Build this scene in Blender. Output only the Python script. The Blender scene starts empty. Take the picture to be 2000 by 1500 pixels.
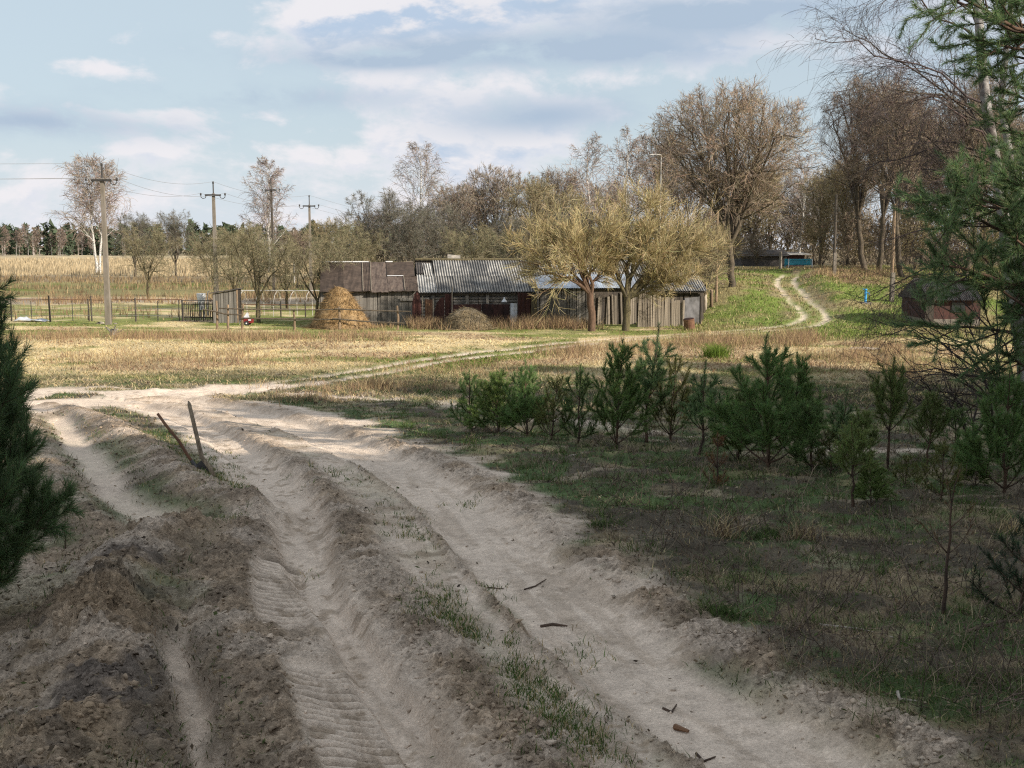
import bpy, math
import numpy as np

R = math.radians
SC = bpy.context.scene
COL = SC.collection

# ------------------------------------------------------------------ camera
CZ = 4.3                       # eye height above the plain
F = 2200.0                     # focal length in photograph pixels (2000 wide)
PITCH = math.atan(270 / F)
ct, st = math.cos(PITCH), math.sin(PITCH)
cam_d = bpy.data.cameras.new('camera')
cam_d.sensor_width = 36.0
cam_d.lens = 36.0 * F / 2000
cam_d.clip_end = 6000
cam_d.clip_start = 0.1
cam = bpy.data.objects.new('camera', cam_d)
COL.objects.link(cam)
cam.location = (0, 0, CZ)
cam.rotation_euler = (math.pi / 2 - PITCH, 0, 0)
SC.camera = cam

# ------------------------------------------------------------------ light
SUN_AZ = 58.0                  # degrees to the right of straight behind the camera
SUN_EL = 25.0
sx, sy, sz = (math.sin(R(SUN_AZ)) * math.cos(R(SUN_EL)), -math.cos(R(SUN_AZ)) * math.cos(R(SUN_EL)), math.sin(R(SUN_EL)))
sun_d = bpy.data.lights.new('sun', 'SUN')
sun_d.energy = 4.5
sun_d.angle = R(0.55)
sun_d.color = (1.0, 0.905, 0.77)
sun = bpy.data.objects.new('sun', sun_d)
COL.objects.link(sun)
from mathutils import Vector
sun.rotation_euler = Vector((sx, sy, sz)).to_track_quat('Z', 'Y').to_euler()
sun.location = (60, -40, 60)

world = bpy.data.worlds.new('World')
SC.world = world
world.use_nodes = True
wn, wl = world.node_tree.nodes, world.node_tree.links
wn.clear()


class NT:
    """tiny helper for building node graphs"""
    def __init__(self, tree):
        self.n, self.l = tree.nodes, tree.links

    def new(self, t, **kw):
        nd = self.n.new(t)
        for k, v in kw.items():
            setattr(nd, k, v)
        return nd

    def put(self, sock, v):
        if isinstance(v, bpy.types.NodeSocket):
            self.l.new(v, sock)
        elif isinstance(v, (tuple, list)) and len(v) == 3 and sock.type == 'RGBA':
            sock.default_value = (*v, 1)
        else:
            sock.default_value = v

    def math(self, op, a, b=0.0, c=None, clamp=False):
        nd = self.new('ShaderNodeMath', operation=op, use_clamp=clamp)
        self.put(nd.inputs[0], a)
        self.put(nd.inputs[1], b)
        if c is not None:
            self.put(nd.inputs[2], c)
        return nd.outputs[0]

    def mix(self, f, a, b, mode='MIX'):
        nd = self.new('ShaderNodeMix', data_type='RGBA', blend_type=mode)
        self.put(nd.inputs[0], f)
        self.put(nd.inputs[6], a)
        self.put(nd.inputs[7], b)
        return nd.outputs[2]

    def ramp(self, f, a, b, smooth=True):
        nd = self.new('ShaderNodeMapRange', interpolation_type='SMOOTHSTEP' if smooth else 'LINEAR')
        self.put(nd.inputs[0], f)
        nd.inputs[1].default_value = a
        nd.inputs[2].default_value = b
        return nd.outputs[0]

    def noise(self, vec, scale, detail=4, rough=.55, dist=0.0):
        nd = self.new('ShaderNodeTexNoise')
        if vec is not None:
            self.put(nd.inputs['Vector'], vec)
        nd.inputs['Scale'].default_value = scale
        nd.inputs['Detail'].default_value = detail
        nd.inputs['Roughness'].default_value = rough
        nd.inputs['Distortion'].default_value = dist
        return nd.outputs[0]

    def comb(self, x, y, z):
        nd = self.new('ShaderNodeCombineXYZ')
        for s, v in zip(nd.inputs, (x, y, z)):
            self.put(s, v)
        return nd.outputs[0]

    def sep(self, v):
        nd = self.new('ShaderNodeSeparateXYZ')
        self.put(nd.inputs[0], v)
        return nd.outputs


W = NT(world.node_tree)
SKY_K = 0.082                 # background strength
sky = W.new('ShaderNodeTexSky', sky_type='NISHITA', sun_disc=False)
sky.sun_elevation = R(SUN_EL)
sky.sun_rotation = math.atan2(sx, sy)
sky.altitude = 150
sky.air_density = 1.0
sky.dust_density = 1.6
sky.ozone_density = 1.2
geo = W.new('ShaderNodeTexCoord')
dx, dy, dz = W.sep(geo.outputs['Generated'])
az = W.math('ARCTAN2', dx, dy)
el = W.math('ARCSINE', dz)


def cloud_density(off_el):
    e = W.math('ADD', el, off_el)
    ez = W.math('MULTIPLY', e, 2.0)
    ca = W.math('COSINE', az)
    sa = W.math('SINE', az)
    v = W.comb(sa, W.math('ADD', ez, 0.37), ca)
    big = W.noise(v, 6.0, 7, .58, .3)
    fine = W.noise(v, 19.0, 6, .62, .3)
    dns = W.math('ADD', W.math('MULTIPLY', big, .72), W.math('MULTIPLY', fine, .28))

    def blob(a0, e0, wa, we, k, tilt=0.0):
        a = W.math('DIVIDE', W.math('SUBTRACT', az, a0), wa)
        ee = W.math('SUBTRACT', e, e0)
        ee = W.math('SUBTRACT', ee, W.math('MULTIPLY', W.math('SUBTRACT', az, a0), tilt))
        b = W.math('DIVIDE', ee, we)
        r = W.math('ADD', W.math('MULTIPLY', a, a), W.math('MULTIPLY', b, b))
        return W.math('MULTIPLY', W.math('EXPONENT', W.math('MULTIPLY', r, -1.0)), k)
    for px_, py_, wx, wy, k, tilt in CLOUDS:
        dns = W.math('ADD', dns, blob((px_ - 1000) / F, (480 - py_) / F, wx / F, wy / F, k, tilt))
    gr = 0.0
    for px_, py_, wx, wy, k, tilt in BASES:
        gr = W.math('ADD', gr, blob((px_ - 1000) / F, (480 - py_) / F, wx / F, wy / F, k, tilt))
    return dns, gr, big, fine


# the clouds seen over the village: azimuth, elevation, width, height, density, tilt
CLOUDS = [(800, 35, 260, 60, .15, .05), (660, 75, 90, 45, .12, .1), (1150, 10, 320, 36, .13, .0), (480, 105, 60, 22, .10, .0), (950, 60, 140, 30, .08, .0), (1480, 110, 110, 30, .10, .0),
          (220, 170, 120, 22, .11, .0), (350, 243, 120, 18, .12, .0), (385, 185, 50, 16, .09, .0), (620, 305, 60, 18, .10, .0), (1180, 165, 120, 20, .06, .0),
          (870, 275, 50, 16, .08, .0), (300, 302, 50, 14, .07, .0), (60, 210, 90, 16, .07, .0), (150, 60, 330, 80, -.14, .0)]
# their grey undersides
BASES = [(980, 112, 380, 30, 1.3, .03), (1420, 55, 330, 34, 1.3, -.02), (1060, 235, 190, 36, 1.0, .06), (120, 262, 260, 28, 1.0, .0), (560, 205, 260, 24, .75, .0), (720, 140, 140, 16, .7, .0), (1250, 130, 250, 24, .6, .0), (1850, 160, 250, 60, .6, .0)]
d0, gr0, big0, fine0 = cloud_density(0.0)
d1 = cloud_density(0.012)[0]
cover = W.ramp(d0, .475, .585)
lit = W.ramp(W.math('SUBTRACT', d0, d1), -.06, .05)
shade = W.math('MULTIPLY', W.math('SUBTRACT', 1.0, lit), W.ramp(d0, .50, .66), clamp=True)
white = (6.9, 6.65, 6.85)
grey = (3.7, 4.6, 5.9)
ccol = W.mix(shade, white, grey)
skyc = W.mix(.8, sky.outputs[0], (4.65, 5.45, 6.0))
low = W.ramp(el, .11, -.01)
skyc = W.mix(W.math('MULTIPLY', low, .75), skyc, (5.7, 6.1, 6.7))
final = W.mix(W.math('MULTIPLY', cover, .86), skyc, ccol)
gm_ = W.math('MULTIPLY', gr0, W.ramp(W.math('ADD', W.math('MULTIPLY', big0, .6), W.math('MULTIPLY', fine0, .4)), .36, .56), clamp=True)
final = W.mix(gm_, final, (3.4, 4.2, 5.2))
bg = W.new('ShaderNodeBackground')
W.put(bg.inputs[0], final)
bg.inputs[1].default_value = SKY_K
out = W.new('ShaderNodeOutputWorld')
wl.new(bg.outputs[0], out.inputs[0])

SC.view_settings.view_transform = 'Standard'
SC.view_settings.look = 'None'
SC.view_settings.gamma = 1.0
SC.view_settings.use_curve_mapping = False
SC.view_settings.exposure = 0.68
SC.cycles.use_denoising = False
SC.cycles.filter_width = 1.2
SC.cycles.max_bounces = 5
SC.cycles.transparent_max_bounces = 4

# ------------------------------------------------------------------ helpers


def rng(s):
    return np.random.default_rng(s)


def _hash(ix, iy, seed):
    n = (ix.astype(np.int64) * 374761393 + iy.astype(np.int64) * 668265263 + seed * 1442695041) & 0xFFFFFFFF
    n = ((n ^ (n >> 13)) * 1274126177) & 0xFFFFFFFF
    n = n ^ (n >> 16)
    return (n & 0xFFFFFF).astype(np.float64) / float(0xFFFFFF)


def vnoise(x, y, seed=0):
    """value noise in 0..1"""
    ix, iy = np.floor(x), np.floor(y)
    fx, fy = x - ix, y - iy
    fx = fx * fx * fx * (fx * (fx * 6 - 15) + 10)
    fy = fy * fy * fy * (fy * (fy * 6 - 15) + 10)
    a, b = _hash(ix, iy, seed), _hash(ix + 1, iy, seed)
    c, d = _hash(ix, iy + 1, seed), _hash(ix + 1, iy + 1, seed)
    return (a + (b - a) * fx) * (1 - fy) + (c + (d - c) * fx) * fy


def fbm(x, y, octs=4, seed=0, gain=.5):
    s, a, t = 0.0, 1.0, 0.0
    for o in range(octs):
        cx, sn = math.cos(.7 * o + .3), math.sin(.7 * o + .3)
        s = s + a * vnoise((x * cx - y * sn) * 2.03 ** o + 17.1 * o, (x * sn + y * cx) * 2.03 ** o - 9.7 * o, seed + o)
        t += a
        a *= gain
    return s / t


def sstep(a, b, x):
    t = np.clip((x - a) / (b - a), 0, 1)
    return t * t * (3 - 2 * t)


def link(o, parent=None):
    COL.objects.link(o)
    if parent is not None:
        o.parent = parent
    return o


def mesh_np(name, V, faces, mats, smooth=False, col=None, mat_idx=None, alpha=None):
    """faces: list of int arrays (n,3) / (n,4)"""
    me = bpy.data.meshes.new(name)
    V = np.asarray(V, dtype=np.float32)
    me.vertices.add(len(V))
    me.vertices.foreach_set('co', V.ravel())
    faces = [np.asarray(f, dtype=np.int32) for f in faces if len(f)]
    loops = np.concatenate([f.ravel() for f in faces])
    tot = np.concatenate([np.full(len(f), f.shape[1], dtype=np.int32) for f in faces])
    start = np.concatenate([[0], np.cumsum(tot)[:-1]]).astype(np.int32)
    me.loops.add(len(loops))
    me.loops.foreach_set('vertex_index', loops)
    me.polygons.add(len(tot))
    me.polygons.foreach_set('loop_start', start)
    me.polygons.foreach_set('loop_total', tot)
    if smooth:
        me.polygons.foreach_set('use_smooth', np.ones(len(tot), dtype=bool))
    if not isinstance(mats, (list, tuple)):
        mats = [mats]
    for m in mats:
        me.materials.append(m)
    if mat_idx is not None:
        me.polygons.foreach_set('material_index', np.asarray(mat_idx, dtype=np.int32))
    me.update(calc_edges=True)
    if col is not None:
        a = me.attributes.new('col', 'FLOAT_COLOR', 'POINT')
        c = np.ones((len(V), 4), dtype=np.float32)
        c[:, :3] = col
        if alpha is not None:
            c[:, 3] = alpha
        a.data.foreach_set('color', c.ravel())
    return me


class MB:
    """collects small solids into one mesh"""
    def __init__(self):
        self.v, self.f = [], []

    def add(self, v, f):
        o = len(self.v)
        self.v += [tuple(map(float, p)) for p in v]
        self.f += [tuple(i + o for i in q) for q in f]
        return self

    def box(self, x0, x1, y0, y1, z0, z1):
        v = [(x, y, z) for z in (z0, z1) for y in (y0, y1) for x in (x0, x1)]
        return self.add(v, [(0, 2, 3, 1), (4, 5, 7, 6), (0, 1, 5, 4), (2, 6, 7, 3), (0, 4, 6, 2), (1, 3, 7, 5)])

    def hexa(self, bottom, top):
        """four bottom and four top corners, counter-clockwise"""
        return self.add(list(bottom) + list(top), [(3, 2, 1, 0), (4, 5, 6, 7), (0, 1, 5, 4), (1, 2, 6, 5), (2, 3, 7, 6), (3, 0, 4, 7)])

    def tube(self, pts, rad, n=8, caps=True):
        pts = [Vector(p) for p in pts]
        if not hasattr(rad, '__len__'):
            rad = [rad] * len(pts)
        o = len(self.v)
        ref = Vector((0, 0, 1)) if abs((pts[-1] - pts[0]).normalized().z) < .9 else Vector((1, 0, 0))
        for i, p in enumerate(pts):
            t = (pts[min(i + 1, len(pts) - 1)] - pts[max(i - 1, 0)]).normalized()
            a = t.cross(ref).normalized()
            b = t.cross(a)
            for k in range(n):
                w = 2 * math.pi * k / n
                self.v.append(tuple(p + (a * math.cos(w) + b * math.sin(w)) * rad[i]))
        for i in range(len(pts) - 1):
            for k in range(n):
                k2 = (k + 1) % n
                self.f.append((o + i * n + k, o + i * n + k2, o + (i + 1) * n + k2, o + (i + 1) * n + k))
        if caps:
            self.f.append(tuple(o + k for k in range(n))[::-1])
            self.f.append(tuple(o + (len(pts) - 1) * n + k for k in range(n)))
        return self

    def lathe(self, prof, n=16, c=(0, 0, 0)):
        o = len(self.v)
        for r, z in prof:
            for k in range(n):
                w = 2 * math.pi * k / n
                self.v.append((c[0] + r * math.cos(w), c[1] + r * math.sin(w), c[2] + z))
        for i in range(len(prof) - 1):
            for k in range(n):
                k2 = (k + 1) % n
                self.f.append((o + i * n + k, o + i * n + k2, o + (i + 1) * n + k2, o + (i + 1) * n + k))
        self.f.append(tuple(o + k for k in range(n))[::-1])
        self.f.append(tuple(o + (len(prof) - 1) * n + k for k in range(n)))
        return self

    def mesh(self, name, mat, smooth=False):
        me = bpy.data.meshes.new(name)
        me.from_pydata(self.v, [], self.f)
        me.materials.append(mat)
        if smooth:
            me.polygons.foreach_set('use_smooth', [True] * len(me.polygons))
        me.update()
        return me

    def obj(self, name, mat, parent=None, loc=(0, 0, 0), smooth=False):
        o = bpy.data.objects.new(name, self.mesh(name, mat, smooth))
        o.location = loc
        return link(o, parent)


def mobj(name, me, parent=None, loc=(0, 0, 0), rot=(0, 0, 0), scale=None):
    o = bpy.data.objects.new(name, me)
    o.location = loc
    o.rotation_euler = rot
    if scale is not None:
        o.scale = scale if hasattr(scale, '__len__') else (scale,) * 3
    return link(o, parent)


def tag(o, label=None, cat=None, group=None, kind=None):
    if label:
        o['label'] = label
    if cat:
        o['category'] = cat
    if group:
        o['group'] = group
    if kind:
        o['kind'] = kind
    return o


def thing(name, label, cat, loc=(0, 0, 0), rz=0.0, group=None, scale=1.0):
    o = bpy.data.objects.new(name, None)
    o.location = loc
    o.rotation_euler = (0, 0, rz)
    o.scale = (scale,) * 3 if not hasattr(scale, '__len__') else scale
    o.empty_display_size = .2
    link(o)
    return tag(o, label, cat, group)


# ------------------------------------------------------------------ materials
MATS = {}


def mat(name, base, var=.25, scale=6.0, rough=.85, stretch=(1, 1, 1), second=None, bump=0.0, bscale=None,
        rand=.0, metal=0.0, attr=False, transl=0.0, spec=.25, detail=5):
    """procedural material: noise varied base colour, optional second colour, per-object variation"""
    m = bpy.data.materials.new(name)
    m.use_nodes = True
    T = NT(m.node_tree)
    bs = m.node_tree.nodes['Principled BSDF']
    bs.inputs['Roughness'].default_value = rough
    bs.inputs['Metallic'].default_value = metal
    bs.inputs['Specular IOR Level'].default_value = spec
    tc = T.new('ShaderNodeTexCoord')
    mp = T.new('ShaderNodeMapping')
    mp.inputs['Scale'].default_value = stretch
    T.l.new(tc.outputs['Object'], mp.inputs[0])
    vec = mp.outputs[0]
    oi = T.new('ShaderNodeObjectInfo')
    off = T.new('ShaderNodeVectorMath', operation='ADD')
    T.put(off.inputs[0], vec)
    T.put(off.inputs[1], T.comb(T.math('MULTIPLY', oi.outputs['Random'], 37.0), T.math('MULTIPLY', oi.outputs['Random'], 11.0), 0.0))
    vec = off.outputs[0]
    n1 = T.noise(vec, scale, detail, .6)
    if attr:
        at_ = T.new('ShaderNodeAttribute', attribute_name='col')
        c = at_.outputs['Color']
    else:
        c = base
        if second is not None:
            n2 = T.noise(vec, scale * .37, 4, .6)
            c = T.mix(T.ramp(n2, .42, .62), base, second)
    lo, hi = 1 - var, 1 + var
    k = T.math('ADD', T.math('MULTIPLY', T.ramp(n1, .25, .75, False), hi - lo), lo)
    if rand:
        k = T.math('MULTIPLY', k, T.math('ADD', T.math('MULTIPLY', oi.outputs['Random'], 2 * rand), 1 - rand))
    c = T.mix(1.0, c, T.comb(k, k, k), 'MULTIPLY')
    T.put(bs.inputs['Base Color'], c)
    if bump:
        bp = T.new('ShaderNodeBump')
        bp.inputs['Strength'].default_value = bump
        bp.inputs['Distance'].default_value = .02
        T.put(bp.inputs['Height'], T.noise(vec, bscale or scale * 2, 5, .6))
        T.l.new(bp.outputs[0], bs.inputs['Normal'])
    if transl:
        tr = T.new('ShaderNodeBsdfTranslucent')
        T.put(tr.inputs[0], c)
        mx = T.new('ShaderNodeMixShader')
        mx.inputs[0].default_value = transl
        o = m.node_tree.nodes['Material Output']
        T.l.new(bs.outputs[0], mx.inputs[1])
        T.l.new(tr.outputs[0], mx.inputs[2])
        T.l.new(mx.outputs[0], o.inputs[0])
    MATS[name] = m
    return m


M_WOOD = mat('weathered_board', (.20, .185, .165), .45, 5, .9, (9, 9, .7), (.11, .10, .085), .5, rand=.35)
M_WOODL = mat('pale_paling', (.30, .255, .20), .4, 5, .9, (9, 9, .7), (.17, .145, .115), .5, rand=.4)
M_WOODD = mat('dark_wood', (.075, .062, .05), .4, 5, .9, (6, 6, .8), (.045, .04, .035), .4, rand=.3)
M_POSTW = mat('post_wood', (.30, .21, .135), .4, 6, .9, (6, 6, 1), (.16, .12, .085), .4, rand=.3)
M_LOG = mat('log_wall', (.27, .25, .225), .35, 4, .9, (.8, 8, 8), (.15, .135, .12), .4, rand=.25)
M_FELT = mat('tar_felt', (.052, .038, .03), .35, 4, .85, (1, 1, 1), (.075, .055, .043), .6, 9, rand=.2)
M_FELT2 = mat('faded_felt', (.115, .088, .072), .35, 4, .85, (3, 1, 1), (.075, .055, .046), .6, 9, rand=.15)
M_ASB = mat('corrugated_cement', (.34, .325, .30), .4, 2.2, .9, (1, 1, .4), (.15, .15, .15), .2, rand=.35)


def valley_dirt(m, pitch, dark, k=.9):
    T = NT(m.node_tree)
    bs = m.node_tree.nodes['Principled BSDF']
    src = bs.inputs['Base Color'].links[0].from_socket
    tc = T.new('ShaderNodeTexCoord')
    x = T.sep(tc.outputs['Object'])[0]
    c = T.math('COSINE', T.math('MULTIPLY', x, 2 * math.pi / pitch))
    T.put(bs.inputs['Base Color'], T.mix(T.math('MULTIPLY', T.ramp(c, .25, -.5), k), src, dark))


M_ASBL = mat('pale_cement', (.46, .45, .43), .3, 4, .9, (1, 1, 1), (.30, .29, .27), .2, rand=.2)
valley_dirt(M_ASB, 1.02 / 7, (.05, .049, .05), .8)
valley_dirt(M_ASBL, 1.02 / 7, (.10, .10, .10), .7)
M_ZINC = mat('zinc_sheet', (.50, .56, .64), .2, 3, .38, (1, 1, 1), (.36, .38, .42), .1, metal=.55, rand=.12, spec=.5)
M_RUST = mat('rusty_sheet', (.062, .026, .021), .55, 3.5, .85, (1.5, 1.5, .6), (.034, .018, .017), .3, rand=.35)
M_RUSTL = mat('rust_brown', (.17, .095, .055), .4, 5, .8, (1, 1, 1), (.13, .065, .04), .3)
M_CONC = mat('concrete', (.18, .155, .125), .22, 5, .9, (1, 1, .5), (.20, .175, .15), .3)
M_STEEL = mat('dark_steel', (.035, .032, .03), .3, 8, .6, spec=.4)
M_WIRE = mat('wire', (.22, .22, .23), .1, 3, .5)
M_WHITE = mat('white_paint', (.72, .73, .74), .1, 4, .5, second=(.6, .6, .6))
M_PIPE = mat('pale_pipe', (.45, .43, .40), .3, 6, .6, second=(.3, .28, .26))
M_BLUE = mat('blue_paint', (.035, .26, .36), .2, 3, .6, second=(.05, .30, .38))
M_BLUE2 = mat('sky_blue_paint', (.05, .30, .62), .2, 5, .55, second=(.08, .36, .62))
M_RED = mat('red_paint', (.24, .03, .033), .25, 5, .5, second=(.18, .028, .028))
M_PLASTIC = mat('grey_sheet', (.40, .42, .46), .25, 5, .45, second=(.55, .56, .58), bump=.3)
M_HAY = mat('hay', (.30, .20, .10), .45, 7, .95, (1, 1, 1), (.22, .15, .08), .9, 14)
M_HAYG = mat('old_hay', (.22, .18, .125), .45, 7, .95, (1, 1, 1), (.15, .125, .09), .9, 14)
M_BIRCH = mat('birch_bark', (.62, .60, .56), .25, 3, .8, (4, 4, 14), (.10, .085, .075), .3)
M_BIRCHS = mat('birch_bark_near', (.30, .28, .265), .4, 2.2, .8, (3, 3, 4), (.12, .10, .09), .5)
M_BARK = mat('grey_bark', (.115, .092, .066), .4, 5, .95, (5, 5, 1), (.07, .058, .045), .6)
M_BARKO = mat('mossy_bark', (.125, .105, .055), .4, 5, .95, (5, 5, 1), (.075, .062, .042), .6)
M_BARKR = mat('reddish_bark', (.135, .085, .058), .4, 5, .95, (5, 5, 1.5), (.10, .065, .045), .6)
M_BARKP = mat('pine_bark', (.10, .062, .042), .4, 6, .95, (3, 3, 1), (.06, .042, .033), .6)
M_TWIG = mat('twig_attr', (1, 1, 1), .25, 3, .9, attr=True, transl=.0)
M_NEEDLE = mat('needle_attr', (1, 1, 1), .25, 5, .6, rand=.22, attr=True, transl=.40, spec=.3)
M_GRASS = mat('grass_attr', (1, 1, 1), .2, 3, .85, attr=True, transl=.25, spec=.1)
M_SOIL = mat('clod_attr', (1, 1, 1), .35, 20, .95, attr=True, spec=.1, bump=.5, bscale=60)
M_BRICK = mat('brick_red_wall', (.085, .04, .034), .35, 8, .9, (1, 1, 1), (.06, .035, .03), .3)
M_ROOFD = mat('dark_roof', (.06, .056, .055), .3, 4, .9, (1, 1, 1), (.09, .08, .075), .3)
M_GLASS = mat('dark_glass', (.02, .025, .03), .1, 2, .12, spec=.6)
M_LITTER = mat('debris_stone', (.32, .28, .24), .3, 5, .9, second=(.22, .2, .17))


# ------------------------------------------------------------------ projection helpers
def zat(py, Y):
    """height of picture row py at distance Y"""
    v = (750 - py) / F
    return CZ + Y * (-st + ct * v) / (ct + st * v)


def xat(px, Y, z):
    return (px - 1000) / F * (Y * ct - (z - CZ) * st)


# ------------------------------------------------------------------ terrain
DK = np.array([(-80, 1.0), (-20, 1.45), (0, 1.78), (3, 2.12), (5, 2.33), (8, 2.46), (11, 2.57), (13, 2.69), (18, 3.02), (26, 3.55), (33, 3.88),
               (41, 4.12), (50, 4.24), (58, 4.30), (70, 4.40), (90, 4.55), (130, 4.80), (250, 5.0), (2500, 5.0)])
HK = np.array([(58, 0), (61, .05), (66, .50), (75, 1.70), (90, 2.28), (105, 2.66), (160, 2.4), (260, 0), (2500, 0)])
_g = np.concatenate([np.linspace(-80, 130, 2101), np.linspace(131, 2500, 800)])


def _smooth(k, w):
    v = np.interp(_g[:2101], k[:, 0], k[:, 1])
    ker = np.hanning(w)
    ker /= ker.sum()
    pad = np.pad(v, w // 2, mode='edge')
    s = np.convolve(pad, ker, 'valid')[:2101]
    return np.concatenate([s, np.interp(_g[2101:], k[:, 0], k[:, 1])])


_D, _Hh = _smooth(DK, 31), _smooth(HK, 41)


def hbase(x, y):
    x, y = np.asarray(x, float), np.asarray(y, float)
    z = CZ - np.interp(y, _g, _D)
    hill = np.interp(y, _g, _Hh) * sstep(8.5, 15.0, x + 0 * y)
    und = (fbm(x * .11, y * .11, 3, 5) - .5) * .35 * sstep(20, 34, y) * (1 - .55 * sstep(52, 58, y) * (1 - sstep(70, 90, y)))
    return z + hill + und


_ys = np.geomspace(2.2, 1200, 1800)


def ground(px, py):
    u, v = (px - 1000) / F, (750 - py) / F
    t = _ys / (ct + st * v)
    x, z = u * t, CZ + t * (-st + ct * v)
    below = np.nonzero(z < hbase(x, _ys))[0]
    if not len(below):
        return float(x[-1]), float(_ys[-1])
    i = max(1, below[0])
    g = z[i - 1:i + 1] - hbase(x[i - 1:i + 1], _ys[i - 1:i + 1])
    f = float(np.clip(g[0] / (g[0] - g[1] + 1e-9), 0, 1))
    return float(x[i - 1] + f * (x[i] - x[i - 1])), float(_ys[i - 1] + f * (_ys[i] - _ys[i - 1]))


def gline(pts, ext=0.0, n=5):
    """picture points -> smooth world polyline"""
    P = np.array([ground(*p) for p in pts])
    if ext:
        d = P[0] - P[1]
        P = np.vstack([P[0] + d / np.linalg.norm(d) * ext, P])
    out = []
    Q = np.vstack([2 * P[0] - P[1], P, 2 * P[-1] - P[-2]])
    for i in range(1, len(Q) - 2):
        for s in np.linspace(0, 1, n, endpoint=False):
            a, b, c, d = Q[i - 1], Q[i], Q[i + 1], Q[i + 2]
            out.append(.5 * ((2 * b) + (-a + c) * s + (2 * a - 5 * b + 4 * c - d) * s * s + (-a + 3 * b - 3 * c + d) * s ** 3))
    out.append(P[-1])
    return np.array(out)


def sdist(x, y, L, reach=3.0):
    """signed distance to polyline (right positive when walking from the first to the last point away from the camera) and arc length"""
    best = np.full(x.shape, 1e3)
    sgn = np.ones(x.shape)
    arc = np.zeros(x.shape)
    sel = np.nonzero((x > L[:, 0].min() - reach) & (x < L[:, 0].max() + reach) & (y > L[:, 1].min() - reach) & (y < L[:, 1].max() + reach))[0]
    if len(sel) == 0:
        return best, arc
    X, Y = x[sel], y[sel]
    b, s, a = best[sel], sgn[sel], arc[sel]
    acc = 0.0
    for i in range(len(L) - 1):
        p, q = L[i], L[i + 1]
        e = q - p
        ln = math.hypot(*e)
        if ln < 1e-6:
            continue
        t = np.clip(((X - p[0]) * e[0] + (Y - p[1]) * e[1]) / ln ** 2, 0, 1)
        ddx, ddy = X - p[0] - e[0] * t, Y - p[1] - e[1] * t
        d = np.hypot(ddx, ddy)
        m = d < b
        b = np.where(m, d, b)
        s = np.where(m, np.sign(e[1] * ddx - e[0] * ddy), s)
        a = np.where(m, acc + t * ln, a)
        acc += ln
    best[sel], arc[sel] = b * s, a
    return best, arc


L_A = gline([(1525, 1490), (1275, 1330), (1090, 1180), (960, 1060), (860, 970), (740, 900), (600, 842), (480, 806), (380, 786), (300, 782)], 4)
L_B = gline([(850, 1490), (735, 1320), (650, 1190), (600, 1090), (575, 1000), (525, 925), (430, 850), (340, 806), (270, 790)], 4)
L_C = gline([(620, 1490), (545, 1360), (480, 1220), (455, 1130), (495, 1050), (500, 1000)], 3)
L_D = gline([(405, 1490), (392, 1420), (358, 1340), (342, 1250), (350, 1170)], 3)
L_E = gline([(330, 1040), (285, 1005), (225, 955), (180, 900), (140, 850), (110, 815)])
L_R = gline([(520, 1010), (440, 985), (350, 935), (275, 875), (190, 822), (100, 796)])
L_M = gline([(150, 1490), (190, 1400), (215, 1300), (205, 1200), (265, 1120), (350, 1050)], 3)
L_S = gline([(1700, 1490), (1520, 1370), (1320, 1235), (1180, 1110), (1090, 1015), (960, 925), (800, 868), (620, 806), (460, 786)], 4)
L_F = gline([(40, 800), (150, 787), (250, 786), (380, 771), (500, 757), (650, 737), (800, 711), (950, 690), (1100, 673), (1250, 660), (1400, 650),
             (1500, 643), (1560, 636), (1592, 624), (1585, 604), (1562, 580), (1542, 556), (1535, 542), (1545, 533)], n=7)
L_F2 = gline([(560, 775), (720, 785), (880, 795), (1000, 812), (1200, 838), (1450, 870), (1750, 885)])
L_T1 = gline([(556, 1222), (545, 1160), (548, 1095)])
L_T2 = gline([(700, 1490), (655, 1400), (620, 1310)], 2)


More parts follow.
